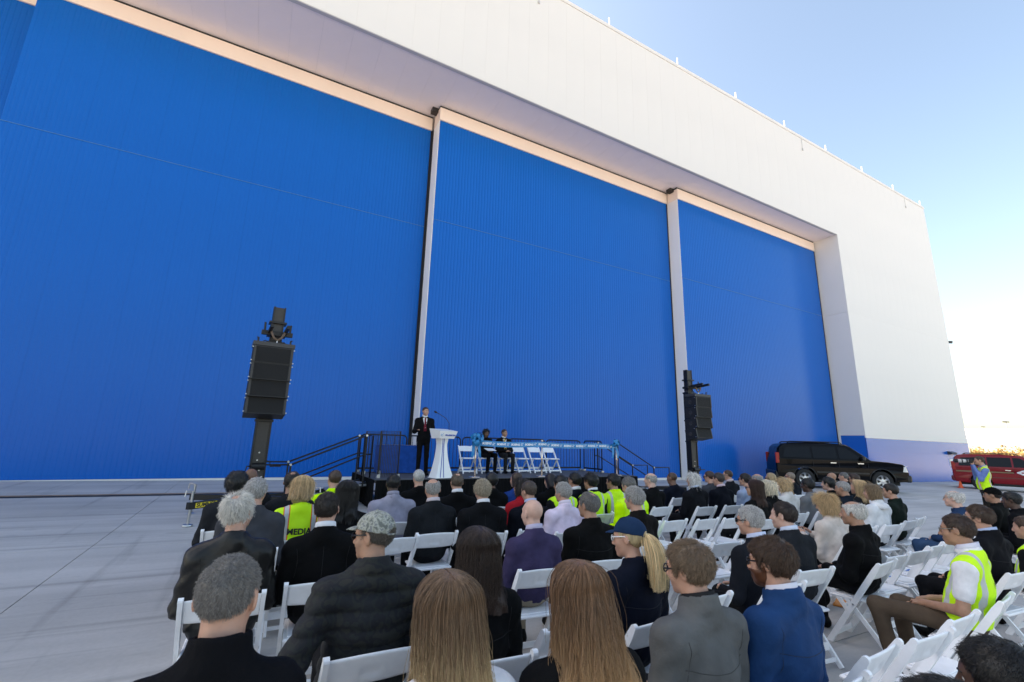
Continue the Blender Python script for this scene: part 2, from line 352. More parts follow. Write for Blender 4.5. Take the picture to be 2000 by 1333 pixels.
# ------------------------------------------------------------------ far background beyond the hangar corner
def along(px, dist):
    d = ray(px, 889); v = np.array([d[0], d[1]]); v /= np.linalg.norm(v); return v[0]*dist, v[1]*dist
def build_background():
    zf = gz(60, 19)-.03
    x, y = along(1960, 190)
    t = thing('warehouse', 'long pale warehouse far beyond the hangar corner', 'building', (x, y, zf), R(-12))
    obj('wall', MB().box(-14, 14, -65, 65, 0, 7.0).mesh('wall'), mat('far_white', (.78, .77, .75), .6), t)
    obj('roof', MB().prism([(-66, 7.01), (66, 7.01), (66, 7.6), (0, 9.0), (-66, 7.6)], -14.6, 14.6, 'x').mesh('roof'), mat('far_roof', (.72, .71, .70), .5), t)
    for k in range(8):
        obj('dock_door', MB().bbox(-14.1, -14.01, -58+k*15, -54+k*15, .2, 4.2, .03).mesh('dock_door'), mat('far_door', (.45, .42, .40), .6), t)
    x, y = along(1897, 105)
    t = thing('annex', 'low annex with sloping grey roof right behind the hangar corner', 'building', (x, y, zf))
    obj('wall', MB().box(-6, 6, -8, 4, 0, 2.4).mesh('wall'), mat('far_white', (.78, .77, .75), .6), t)
    obj('roof', MB().prism([(-9, 2.41), (5, 2.41), (4.6, 5.2)], -6.4, 6.4, 'x').mesh('roof'), mat('annex_roof', (.34, .34, .33), .6), t)
    leafm = [mat('autumn_leaf_a', (.34, .22, .07), .7), mat('autumn_leaf_b', (.40, .27, .09), .7), mat('autumn_leaf_c', (.30, .18, .07), .7)]
    bark = mat('bark', (.10, .07, .05), .9, var=.3, vscale=8)
    labs = ['autumn tree just right of the hangar corner', 'small orange tree between the hangar corner and the photographer', 'orange tree right above the photographer', 'amber tree over the red vehicle roof', 'broad golden tree above the red vehicle windscreen', 'pale gold tree near the light pole', 'last orange tree at the picture edge']
    for k, px in enumerate((1898, 1908, 1925, 1941, 1955, 1970, 1997)):
        x, y = along(px, 88+6*(k % 3)); rnd = random.Random(k); H = 2.9+rnd.random()*1.0
        t = thing('autumn_tree', labs[k], 'tree', (x, y, zf), 0, 'small autumn trees beyond the apron')
        m = MB().tube([(0, 0, 0), (.03, 0, H*.4), (0, .05, H*.8)], [.11, .08, .03], 7)
        for j in range(5):
            a = j*1.26; m.tube([(0, 0, H*.35+j*.12), (.6*math.cos(a), .6*math.sin(a), H*.6+j*.1)], [.05, .02], 5)
        obj('trunk', m.mesh('trunk'), bark, t)
        c = MB()
        cl = [(rnd.gauss(0, .55), rnd.gauss(0, .55), H*.62+rnd.gauss(0, .38)) for _ in range(16)]
        for _ in range(420):
            q = rnd.choice(cl); p = np.array(q)+np.array([rnd.gauss(0, .22) for _ in range(3)]); a = np.array([rnd.gauss(0, 1) for _ in range(3)]); a /= np.linalg.norm(a); b = np.cross(a, [rnd.gauss(0, 1) for _ in range(3)]); b /= np.linalg.norm(b)
            s = .10+.06*rnd.random(); c.add([p-a*s, p+b*s*.6, p+a*s, p-b*s*.6], [(0, 1, 2, 3)])
        obj('crown', c.mesh('crown', recalc=False), leafm[k % 3], t)
    for k, (px, d, hh, lab) in enumerate(((1978, 150, 9.2, 'tall thin light pole above the pale warehouse'), (1931, 230, 11.5, 'thin far mast just right of the hangar corner'))):
        x, y = along(px, d); t = thing('light_pole', lab, 'pole', (x, y, zf))
        obj('pole', MB().tube([(0, 0, 0), (0, 0, hh)], [.16, .1], 8).mesh('pole'), M_STEEL, t); obj('lamp_head', MB().bbox(-.9, .9, -.35, .35, hh, hh+.25, .05).mesh('lamp_head'), M_GREY, t)
    for k, (px, d, c, lab) in enumerate(((1988, 70, (.5, .05, .04), 'small far red car at the picture edge'), (1996, 74, (.6, .6, .6), 'small far silver car at the picture edge'), (1979, 80, (.1, .1, .12), 'small far dark car left of the far red car'))):
        x, y = along(px, d); t = thing('parked_car', lab, 'car', (x, y, zf), R(60), 'far cars parked beyond the apron')
        P = [(-2.2, .35), (-2.2, .85), (-1.7, .95), (-1.1, 1.42), (.5, 1.42), (1.1, .95), (2.1, .85), (2.2, .35)]
        obj('body', MB().prism(P, -.85, .85).mesh('body'), mat('far_car%d' % k, c, .3, coat=.5), t)
        for sx in (-1.35, 1.35):
            for sy in (-.8, .8): obj('wheel', MB().tube([(sx, sy-.1, .33), (sx, sy+.1, .33)], .33, 14).mesh('wheel'), M_RUBBER, t)
        for s in (-1, 1): obj('window', MB().prism([(-1.45, .97), (-1.0, 1.36), (.45, 1.36), (.9, .97)], s*.852, s*.86).mesh('window'), mat('dark_glass', (.012, .014, .017), .06, spec=.7), t)
build_background()

# ------------------------------------------------------------------ white folding chairs
def chair_meshes():
    D = {}
    hw = .215
    def rail(s):
        m = MB(); x = s*hw
        pts = [(.245, 0), (.02, .36), (-.085, .53), (-.215, .735), (-.245, .785)]
        for k in range(2):
            pass
        n = len(pts); w = .0125; dpt = .0235
        vs = []
        for i, (y, z) in enumerate(pts):
            a = np.array(pts[max(i-1, 0)]); b = np.array(pts[min(i+1, n-1)]); t = (b-a)/np.linalg.norm(b-a); nn = np.array([-t[1], t[0]])*(dpt if i < n-1 else dpt*.75)
            for sx, sd in ((-1, -1), (1, -1), (1, 1), (-1, 1)): vs.append((x+sx*w, y+nn[0]*sd, z+nn[1]*sd))
        fs = [(0, 1, 2, 3), tuple(4*(n-1)+k for k in (3, 2, 1, 0))]+[(4*i+k, 4*i+(k+1) % 4, 4*i+4+(k+1) % 4, 4*i+4+k) for i in range(n-1) for k in range(4)]
        m.add(vs, fs)
        y, z = pts[-1]; m.tube([(x-w-.0012, y, z), (x+w+.0012, y, z)], .0185, 10)
        return m
    D['side_rail'] = [rail(-1).mesh('side_rail'), rail(1).mesh('side_rail')]
    def rear(s):
        x = s*(hw-.032); m = MB().bar((x, .06, .415), (x, -.245, 0), .022, .038, (0, 0, 1)); m.tube([(x-.0125, .06, .415), (x+.0125, .06, .415)], .019, 8); return m
    D['rear_leg'] = [rear(-1).mesh('rear_leg'), rear(1).mesh('rear_leg')]
    D['front_bar'] = [MB().bar((-hw+.014, .205, .075), (hw-.014, .205, .075), .012, .045).mesh('front_bar')]
    D['rear_bar'] = [MB().bar((-hw+.043, -.155, .14), (hw-.043, -.155, .14), .012, .06).mesh('rear_bar'), MB().bar((-hw+.043, -.205, .055), (hw-.043, -.205, .055), .012, .03).mesh('rear_bar')]
    # backrest: curved panel with a recessed grip slot
    nx, nz = 26, 12; b = MB(); front = []; back = []
    for side in (0, 1):
        for j in range(nz+1):
            for i in range(nx+1):
                u = i/nx*2-1; v = j/nz
                x = u*(hw-.014); z = .635+.142*v + .012*(1-u*u)*(1 if v > .5 else -.3)
                y = -.150 - (z-.635)*.57 - .016*(1-u*u)
                e = max((abs(x)/.06)**4, 0) + ((v-.42)/.13)**4
                th = .010 - (.0065 if e < 1 else 0) - (.004 if (j in (0, nz) or i in (0, nx)) else 0)
                if e < 1.9 and e >= 1: th += .004
                b.v.append((x, y+(th if side == 0 else -th), z))
    N = (nx+1)*(nz+1)
    for j in range(nz):
        for i in range(nx):
            a = j*(nx+1)+i; q = (a, a+1, a+nx+2, a+nx+1); b.f.append(q); b.f.append(tuple(N+k for k in q[::-1]))
    for i in range(nx):
        b.f.append((i, N+i, N+i+1, i+1)); k = nz*(nx+1)+i; b.f.append((k, k+1, N+k+1, N+k))
    for j in range(nz):
        k = j*(nx+1); b.f.append((k, k+nx+1, N+k+nx+1, N+k)); k += nx; b.f.append((k, N+k, N+k+nx+1, k+nx+1))
    D['backrest'] = [b.mesh('backrest', True)]
    m = MB().bbox(-hw+.017, hw-.017, -.19, .205, .418, .442, .008); m.bbox(-hw+.04, hw-.04, -.165, .18, .4425, .452, .004)
    D['seat'] = [m.mesh('seat')]
    D['pivot_bolt'] = [MB().tube([(s*(hw+.014), .0, .39), (s*(hw+.0175), .0, .39)], .009, 8).mesh('pivot_bolt') for s in (-1, 1)]
    return D
CHM = chair_meshes()
CHAIR_SPOTS = []
def chair(x, y, rz, label, z=None, group='white folding chairs set out in rows'):
    z = gz(x, y) if z is None else z
    t = thing('folding_chair', label, 'chair', (x, y, z), rz, group); CHAIR_SPOTS.append((x, y))
    for nm, L in CHM.items():
        for me in L: obj(nm, me, M_STEEL if nm == 'pivot_bolt' else M_PLASTIC, t)
    return t

# ------------------------------------------------------------------ stage with skirt, guardrails, steps
SX0, SX1, SY0, SY1, SZ = 2.55, 10.65, 11.15, 13.95, .83
M_DECK = mat('stage_deck', (.075, .075, .08), .7, var=.25, vscale=5, bump=.2, bscale=80)
M_DRAPE = cloth('stage_skirt', (.010, .010, .011), .9)
def build_stage():
    g0 = gz(6.5, 12.5)
    t = thing('stage', 'low black stage with pleated black skirt before the blue doors', 'stage', ((SX0+SX1)/2, SY0, g0))
    for i in range(4):
        for j in range(2):
            w = (SX1-SX0)/4; d = (SY1-SY0)/2
            wpart(MB().bbox(SX0+i*w+.004, SX0+(i+1)*w-.004, SY0+j*d+.004, SY0+(j+1)*d-.004, SZ-.08, SZ, .006).build('deck_panel', M_DECK), t)
    for x in np.linspace(SX0+.15, SX1-.15, 5):
        for y in (SY0+.15, SY1-.15): wpart(MB().bar((x, y, gz(x, y)), (x, y, SZ-.081), .06, .06, (0, 1, 0)).build('leg', M_BLACK), t)
    def skirt(a, b):
        n = int(math.dist(a, b)/.02); v = []; f = []
        for k in range(n+1):
            u = k/n; x = a[0]+(b[0]-a[0])*u; y = a[1]+(b[1]-a[1])*u; ph = u*math.dist(a, b)/.11*2*math.pi
            nx, ny = (b[1]-a[1])/math.dist(a, b), -(b[0]-a[0])/math.dist(a, b); o = .018*math.sin(ph)+.008*math.sin(ph*.37+1)
            v += [(x+nx*(.025+o*.4), y+ny*(.025+o*.4), SZ-.012), (x+nx*(.03+o*1.2), y+ny*(.03+o*1.2), gz(x, y)+.012)]
        for k in range(n): f.append((2*k, 2*k+2, 2*k+3, 2*k+1))
        m = MB().add(v, f).mesh('skirt', True, False); o = obj('skirt', m, M_DRAPE); wpart(o, t)
    skirt((SX0, SY0), (SX1, SY0)); skirt((SX0, SY1), (SX0, SY0)); skirt((SX1, SY0), (SX1, SY1))
    # guardrails
    def guardrail(a, b, label, h=1.05, bal=.115):
        L = math.dist(a, b); ang = math.atan2(b[1]-a[1], b[0]-a[0])
        r = thing('guardrail', label, 'railing', (a[0], a[1], SZ), ang, 'black guardrails on the stage')
        rr = .12; pts = [(0, 0, 0), (0, 0, h-rr)]+[(rr-rr*math.cos(q), 0, h-rr+rr*math.sin(q)) for q in np.linspace(.3, 1.57, 4)]+[(L-rr+rr*math.sin(q), 0, h-rr+rr*math.cos(q)) for q in np.linspace(0, 1.27, 4)]+[(L, 0, h-rr), (L, 0, 0)]
        obj('frame', MB().tube(pts, .021, 8).mesh('frame', True), M_BLACK, r)
        obj('bottom_bar', MB().bar((.02, 0, .10), (L-.02, 0, .10), .02, .05).mesh('bottom_bar'), M_BLACK, r)
        n = int(L/bal); bm = MB().tube([(0, 0, .125), (0, 0, h-.022)], .008, 5).mesh('baluster')
        for k in range(1, n):
            o = obj('baluster', bm, M_BLACK, r); o.location = (L*k/n, 0, 0)
        for xx in (.0, L): obj('foot_clamp', MB().bbox(xx-.05, xx+.05, -.05, .05, 0, .06, .006).mesh('foot_clamp'), M_STEEL, r)
        return r
    yb = SY1-.08
    guardrail((2.65, yb), (4.0, yb), 'black guardrail behind the blue draped table')
    guardrail((4.06, yb), (5.75, yb), 'black guardrail right behind the speaker at the podium')
    guardrail((5.82, yb), (7.45, yb), 'black guardrail behind the seated woman and man')
    guardrail((7.52, yb), (8.95, yb), 'black guardrail behind the empty stage chairs')
    guardrail((9.02, yb), (10.5, yb), 'black guardrail at the back corner of the stage by the right steps')
    guardrail((10.58, SY1-.2), (10.58, SY1-1.2), 'short black guardrail across the stage end by the right steps')
    # tall dark mesh screens by the left steps
    for k, (x, y, w, lab) in enumerate(((2.62, 12.95, .42, 'dark framed mesh screen at the top of the left steps, nearer the steps'), (2.7, 11.6, .5, 'dark framed mesh screen on the stage corner beside the blue table'))):
        s = thing('mesh_screen', lab, 'screen', (x, y, SZ), R(8))
        obj('frame', MB().tube([(0, 0, 0), (0, 0, 1.12), (w, 0, 1.12), (w, 0, 0)], .02, 6).mesh('frame'), M_BLACK, s)
        sm = MB()
        for q in range(1, 12): sm.bar((w*q/12, 0, .03), (w*q/12, 0, 1.11), w/12*.36, .004, (0, 1, 0))
        o = obj('slats', sm.mesh('slats'), mat('dark_mesh', (.02, .02, .03), .6), s); o['kind'] = 'stuff'
        for xx in (0, w): obj('clamp', MB().bbox(xx-.04, xx+.04, -.05, .05, 0, .09, .006).mesh('clamp'), M_STEEL, s)
    # steps
    def steps(x_top, sgn, label, y0, y1):
        s = thing('stage_steps', label, 'stairs', (x_top+sgn*.9, (y0+y1)/2, gz(x_top, y0)))
        n = 4; run = .44
        for k in range(n):
            zt = SZ-.02-(k+1)*(SZ-gz(x_top, 12))/(n+1)*1.0; xa = x_top+sgn*(.05+k*run); xb = xa+sgn*(run-.02)
            wpart(MB().bbox(min(xa, xb), max(xa, xb), y0, y1, zt-.05, zt, .006).build('tread', mat('tread_grey', (.30, .30, .31), .5, metal=.5)), s)
        for y in (y0+.03, y1-.03): wpart(MB().bar((x_top+sgn*.05, y, SZ-.15), (x_top+sgn*(n*run+.1), y, gz(x_top, y)+.04), .05, .10).build('stringer', M_BLACK), s)
        for y in (y0-.03, y1+.03):
            zt = SZ+1.0; xb = x_top+sgn*(n*run+.02); zb = gz(xb, y)+.95
            xe = xb+sgn*.75
            wpart(MB().tube([(x_top, y, SZ), (x_top, y, zt), (x_top+sgn*.15, y, zt), (xb, y, zb), (xe, y, zb), (xe, y, gz(xe, y)+.15), (xb, y, gz(xb, y)+.15)], .021, 8).build('handrail', M_BLACK, None, True), s)
            wpart(MB().tube([(x_top, y, SZ+.55), (x_top+sgn*.15, y, SZ+.55), (xb, y, zb-.45)], .018, 8).build('mid_rail', M_BLACK, None, True), s)
            wpart(MB().tube([(xb, y, gz(xb, y)), (xb, y, zb)], .021, 8).build('post', M_BLACK), s); wpart(MB().tube([(x_top+sgn*.15, y, SZ-.2), (x_top+sgn*.15, y, zt)], .02, 8).build('post', M_BLACK), s)
            for q in ((xb, y, zb), (x_top+sgn*.15, y, zt)): wpart(MB().tube([(q[0], q[1]-.028, q[2]), (q[0], q[1]+.028, q[2])], .028, 8).build('clamp', M_STEEL), s)
    steps(SX0, -1, 'stage steps with double black handrails beside the left loudspeaker tower', 11.85, 12.75)
    steps(SX1, 1, 'stage steps with black handrails at the far end of the stage', 12.2, 13.2)
    # draped table
    tx0, tx1, ty = 3.05, 4.35, 13.35
    d = thing('draped_table', 'table under a plain blue cloth behind the speaker', 'table', ((tx0+tx1)/2, ty, SZ))
    m = MB(); n = 60; per = []
    for k in range(n):
        u = k/n*4; s = int(u); f = u-s; c = [(-.65, -.3), (.65, -.3), (.65, .3), (-.65, .3)]; a = c[s]; b = c[(s+1) % 4]; per.append((a[0]+(b[0]-a[0])*f, a[1]+(b[1]-a[1])*f))
    vs = [(x, y, .76) for x, y in per]; 
    for k, (x, y) in enumerate(per):
        q = 1.02+.02*math.sin(k*1.9); vs.append((x*q, y*q, .015))
    m.add(vs, [tuple(range(n))]+[(k, n+k, n+(k+1) % n, (k+1) % n) for k in range(n)])
    obj('tablecloth', m.mesh('tablecloth'), cloth('table_blue', (.006, .07, .34), .7), d)
    obj('table_top', MB().box(-.62, .62, -.28, .28, .70, .745).mesh('table_top'), M_BLACK, d)
    for k in range(9):
        x = tx0+.14+k*.127
        c = thing('ceremonial_scissors', 'pair of big chrome scissors, number %s along the blue table top' % ('one two three four five six seven eight nine'.split()[k]), 'scissors', (x, ty-.12, SZ+.762), R(20*((k % 3)-1)), 'scissors laid out on the blue table')
        for s in (-1, 1):
            obj('blade', MB().bar((0, 0, .012), (s*.012, .2, .012), .018, .006).mesh('blade'), M_STEEL, c)
            obj('handle', MB().tube([(s*.03+.026*math.cos(q), -.05+.035*math.sin(q), .012) for q in np.linspace(0, 6.28, 10)[:-1]], .008, 5, True).mesh('handle'), M_STEEL, c)
build_stage()

# podium, microphone
def build_podium():
    px, py = 4.25, 11.55
    t = thing('podium', 'white hourglass podium with two blue stripes at the stage front', 'podium', (px, py, SZ), R(16))
    W = mat('podium_white', (.88, .87, .85), .35)
    m = MB(); prof = []
    for k in range(15):
        z = k/14*.98; u = z/.98; w = .088+.185*(1-u)**2.2+.03*max(0, u-.85)/.15; prof.append((w, z))
    vs = []
    for w, z in prof: vs += [(-w, -.13-.10*(w-.088)/.185, z), (w, -.13-.10*(w-.088)/.185, z), (w, .09, z), (-w, .09, z)]
    m.add(vs, [(0, 1, 2, 3)]+[(4*k+i, 4*k+(i+1) % 4, 4*k+4+(i+1) % 4, 4*k+4+i) for k in range(14) for i in range(4)])
    obj('column', m.mesh('column'), W, t)
    for xo in (-.055, -.012):
        s = MB(); L = []
        for w, z in prof:
            y = -.1335-.10*(w-.088)/.185; q = (w/.105); L.append((xo*q-.012, y, z)); L.append((xo*q+.010, y, z))
        s.add(L, [(2*k, 2*k+1, 2*k+3, 2*k+2) for k in range(14)])
        obj('stripe', s.mesh('stripe'), mat('stripe_blue', (.01, .06, .38), .4), t)
    obj('base_plate', MB().bbox(-.29, .29, -.25, .12, 0, .015, .004).mesh('base_plate'), W, t)
    b = MB(); b.add([(-.225, -.24, .98), (.225, -.24, .98), (.225, .13, .98), (-.225, .13, .98), (-.285, -.31, 1.17), (.285, -.31, 1.17), (.285, .16, 1.23), (-.285, .16, 1.23)], [(3, 2, 1, 0), (4, 5, 6, 7), (0, 1, 5, 4), (1, 2, 6, 5), (2, 3, 7, 6), (3, 0, 4, 7)])
    obj('reading_desk', b.mesh('reading_desk'), W, t)
    T = Matrix.Translation((.065, -.2805, 1.078)) @ Matrix.Rotation(-math.atan2(.07, .19), 4, 'X') @ UP_FRONT
    flat_text('lettering', 'BOEING', .088, mat('logo_blue', (.008, .05, .30), .4), t, T, bold=.006, shear=.22, spacing=1.05)
    ring = MB().tube([(-.19+.032*math.cos(a), -.283+.0*a, 1.078+.042*math.sin(a)) for a in np.linspace(.3, 5.6, 18)], .005, 5)
    ring.tube([(-.235, -.275, 1.05), (-.19, -.281, 1.074), (-.15, -.29, 1.108)], [.003, .008, .003], 5)
    obj('emblem', ring.mesh('emblem'), mat('emblem_blue', (.25, .42, .62), .4), t)
    mic = thing('microphone', 'black gooseneck microphone on the podium', 'microphone', (4.36, 11.62, SZ+1.19))
    obj('gooseneck', MB().tube([(.12, .02, 0), (.11, .02, .2), (.02, .06, .33), (-.14, .12, .43), (-.22, .15, .47)], .008, 6).mesh('gooseneck', True), M_BLACK, mic)
    obj('capsule', MB().tube([(-.20, .14, .46), (-.23, .155, .475), (-.27, .17, .495)], [.015, .028, .018], 10).mesh('capsule', True), M_BLACK, mic)
    obj('base', MB().lathe([(.0, .0), (.04, 0), (.035, .02), (0, .022)], (.12, .02, 0), 12).mesh('base'), M_BLACK, mic)
build_podium()

# ribbon with stanchions and bows
def build_ribbon():
    RB = mat('ribbon_blue', (.010, .22, .50), .32, var=.06, vscale=4)
    xs = [5.2, 7.3, 10.1]; y = 11.42; zr = .80
    for k, x in enumerate(xs):
        s = thing('stanchion', ['chrome stanchion carrying the big blue bow', 'middle chrome stanchion of the blue ribbon', 'chrome stanchion at the far end of the blue ribbon'][k], 'stanchion', (x, y+.04, SZ), 0, 'chrome stanchions of the ribbon')
        obj('post', MB().tube([(0, 0, .02), (0, 0, .98)], .026, 10).mesh('post', True), mat('chrome', (.75, .62, .52), .22, metal=.9), s)
        obj('cap', MB().lathe([(.026, .98), (.034, .985), (.034, 1.01), (0, 1.03)], n=12).mesh('cap', True), mat('chrome'), s) if False else obj('cap', MB().lathe([(.026, .98), (.034, .985), (.034, 1.01), (0, 1.03)], n=12).mesh('cap', True), MATS['chrome'], s)
        obj('base', MB().lathe([(0, .0), (.17, .0), (.17, .012), (.05, .03), (.026, .04)], n=24).mesh('base', True), MATS['chrome'], s)
    r = thing('ribbon', 'long bright blue ribbon with white lettering across the stage front', 'ribbon', (xs[0], y, SZ))
    n = 80; v = []
    for k in range(n+1):
        u = k/n; X = (xs[2]-xs[0])*u; sag = -.03*math.sin(math.pi*((u*2.4) % 1)); tw = .006*math.sin(u*60)
        v += [(X, tw, zr+.02+sag), (X, -tw, zr+.17+sag)]
    obj('band', MB().add(v, [(2*k, 2*k+2, 2*k+3, 2*k+1) for k in range(n)]).mesh('band', True), RB, r)
    WL = mat('ribbon_white', (.82, .85, .88), .5)
    lm = text_mesh('BOEING', .075, bold=.004, shear=.2)
    for k in range(11):
        u = (k+.6)/11; X = (xs[2]-xs[0])*u; sag = -.03*math.sin(math.pi*((u*2.4) % 1))
        o = obj('lettering', lm.copy() if k == 0 else LM0, WL, r); o.matrix_local = Matrix.Translation((X+.03, -.014, zr+.095+sag)) @ UP_FRONT
        if k == 0: LM0 = o.data
        if k == 0: EM0 = MB().tube([(-.045+.03*math.cos(a), 0, .03*math.sin(a)) for a in np.linspace(.4, 5.4, 12)], .005, 4).tube([(-.09, 0, -.025), (-.04, 0, 0), (.0, 0, .03)], .005, 4).mesh('emblem')
        e = obj('emblem', EM0, WL, r); e.location = (X-.16, -.014, zr+.095+sag)
    def bow(x, z, s, lab, seed):
        b = thing('bow', lab, 'bow', (x, y-.05, z)); rnd = random.Random(seed)
        for k in range(22):
            a = rnd.uniform(0, 6.28); el = rnd.uniform(-1.1, 1.2); d = np.array((math.cos(a)*math.cos(el), -abs(math.sin(a)*math.cos(el)), math.sin(el))); sd = np.cross(d, (0, .3, 1)); sd /= np.linalg.norm(sd); L = s*rnd.uniform(.75, 1.1)
            up = np.cross(sd, d); v = []
            for q in np.linspace(0, 1, 9):
                c = d*L*math.sin(q*math.pi) + up*L*.38*math.sin(q*2*math.pi); v += [c-sd*.04, c+sd*.04]
            obj('loop', MB().add(v, [(2*i, 2*i+1, 2*i+3, 2*i+2) for i in range(8)]).mesh('loop', True, False), RB, b)
        for sx in (-.06, .05):
            v = []
            for q in np.linspace(0, 1, 8): v += [(sx*(1+q)-.04, .02*math.sin(6*q), -q*.45), (sx*(1+q)+.04, .02*math.sin(6*q+.5), -q*.45)]
            obj('tail', MB().add(v, [(2*i, 2*i+1, 2*i+3, 2*i+2) for i in range(7)]).mesh('tail', True, False), RB, b)
    bow(xs[0]-.02, SZ+.98, .19, 'big shiny blue ribbon bow at the near end of the ribbon', 3)
    bow(xs[2]-.12, SZ+.98, .14, 'smaller blue ribbon bow at the far end of the ribbon', 5)
build_ribbon()

# ------------------------------------------------------------------ loudspeaker towers
def build_tower(x, y, face, lab_t, lab_a, side_seed):
    z = gz(x, y); H = 4.35
    t = thing('lift_tower', lab_t, 'tower', (x, y, z), face)
    obj('mast', MB().bbox(-.13, .13, -.09, .09, .12, H-.75, .01).mesh('mast'), M_GREY, t)
    obj('inner_mast', MB().bbox(-.105, .105, -.07, .07, H-.75, H, .008).mesh('inner_mast'), M_GREY, t)
    for s in (-1, 1):
        obj('edge_rail', MB().box(s*.13-.018, s*.13+.018, -.11, .11, .15, H-.78).mesh('edge_rail'), M_BLACK, t)
        obj('top_rail', MB().box(s*.105-.014, s*.105+.014, -.085, .085, H-.74, H+.01).mesh('top_rail'), M_BLACK, t)
    for zz in (1.9, 2.6, H-.8, H-.35): obj('collar', MB().bbox(-.17, .17, -.125, .125, zz-.025, zz+.025, .006).mesh('collar'), M_BLACK, t)
    for zz in (.9, 1.0, 1.1, 1.25): obj('bolt', MB().tube([(.03*math.sin(zz*50), -.09, zz), (.03*math.sin(zz*50), -.105, zz)], .016, 8).mesh('bolt'), M_STEEL, t)
    zc = H-.62
    obj('cross_arm', MB().bbox(-.30, .30, -.25, -.19, zc-.05, zc+.05, .006).mesh('cross_arm'), M_BLACK, t)
    for s in (-1, 1):
        obj('arm', MB().bar((s*.15, .1, zc), (s*.15, -.75, zc+.06), .06, .07).mesh('arm'), M_BLACK, t)
        obj('handle', MB().tube([(s*.24, -.22, zc+.02), (s*.25, -.22, zc+.22)], .02, 6).mesh('handle'), M_BLACK, t)
        obj('sling', MB().tube([(s*.13, -.42, zc), (s*.07, -.42, zc-.13), (0, -.42, zc-.18)], .022, 6).mesh('sling', True), mat('strap', (.16, .11, .08), .8), t)
    obj('hook', MB().tube([(0, -.42, zc-.17), (0, -.42, zc-.25)], .012, 6).mesh('hook'), M_STEEL, t)
    wz = .98
    for s in (-1, 1):
        obj('winch_handle', MB().tube([(s*.12, -.1, wz+.1*(s > 0)), (s*.2, -.12, wz+.1*(s > 0)), (s*.22, -.12, wz-.1+.1*(s > 0)), (s*.42, -.12, wz-.1+.1*(s > 0))], .014, 6).mesh('winch_handle'), M_BLACK, t)
    obj('winch_drum', MB().tube([(-.12, -.13, wz), (.12, -.13, wz)], .07, 12).mesh('winch_drum'), M_BLACK, t)
    obj('base_frame', MB().bbox(-.28, .28, -.28, .28, .12, .22, .01).mesh('base_frame'), M_BLACK, t)
    Y = mat('label_yellow', (.80, .60, .02), .5)
    for a in (215, 145, 325, 35):
        c, s = math.cos(R(a)), math.sin(R(a)); L = 1.30
        leg = MB().bar((c*.25, s*.25, .34), (c*L, s*L, .34), .07, .12).mesh('outrigger')
        lo = obj('outrigger', leg, M_BLACK, t)
        obj('jack', MB().tube([(c*(L-.06), s*(L-.06), .03), (c*(L-.06), s*(L-.06), .58)], .022, 8).mesh('jack'), M_STEEL, lo)
        obj('jack_foot', MB().lathe([(0, .0), (.085, 0), (.08, .02), (.02, .035)], (c*(L-.06), s*(L-.06), .004), 14).mesh('jack_foot'), M_STEEL, lo)
        obj('crank', MB().tube([(c*(L-.06), s*(L-.06), .58), (c*(L+.06), s*(L+.06), .60), (c*(L+.07), s*(L+.07), .50)], .012, 6).mesh('crank'), M_STEEL, lo)
        obj('caster', MB().tube([(c*.85-s*.02, s*.85+c*.02, .17), (c*.85+s*.02, s*.85-c*.02, .17)], .06, 14).mesh('caster'), M_RUBBER, lo)
        th = R(a)
        nrm = np.array((-s, c, 0))
        for sg in ((1, -1) if a == 215 else ()):
            n = nrm*sg; mid = np.array((c*.98, s*.98, .34))+n*.037
            ux = np.array((n[1], -n[0], 0))*-1
            M4 = Matrix(((ux[0], 0, n[0], mid[0]), (ux[1], 0, n[1], mid[1]), (0, 1, 0, mid[2]), (0, 0, 0, 1)))
            pm = MB().add([(-.2, -.042, 0), (.2, -.042, 0), (.2, .042, 0), (-.2, .042, 0)], [(0, 1, 2, 3)]).mesh('name_plate'); pm.transform(M4); obj('name_plate', pm, Y, lo)
            M5 = M4.copy(); M5.translation = Vector(mid+n*.003)
            flat_text('lettering', 'SUMNER', .095, M_RUBBER, lo, M5, bold=.003)
    # hanging cabinets
    W, Hc, D = .73, .352, .45
    c0 = Matrix.Rotation(face, 4, 'Z') @ Vector((-.05, -.42, 0))
    topz = zc-.27
    ar = thing('line_array', lab_a, 'loudspeaker', (x+c0.x, y+c0.y, z+topz), face)
    fm = obj('fly_frame', MB().bbox(-W/2-.02, W/2+.02, -D/2, D/2, -.09, 0, .008).mesh('fly_frame'), mat('cabinet_grey', (.035, .035, .037), .5), ar)
    for s in (-1, 1):
        obj('ratchet', MB().tube([(s*.30, -.1, 0), (s*.30, -.1, .09), (s*.33, -.1, .09)], .018, 6).mesh('ratchet'), M_BLACK, ar)
        obj('shackle', MB().tube([(s*.17+.04*math.cos(q), -.05, .005+.045*math.sin(q)) for q in np.linspace(0, 3.14, 8)], .01, 5).mesh('shackle'), M_BLACK, ar)
    cm = mat('cabinet_black', (.007, .007, .0075), .55, bump=.2, bscale=150); gm = mat('grille_black', (.004, .004, .0045), .8, bump=.5, bscale=300)
    zz = -.10; yo = 0
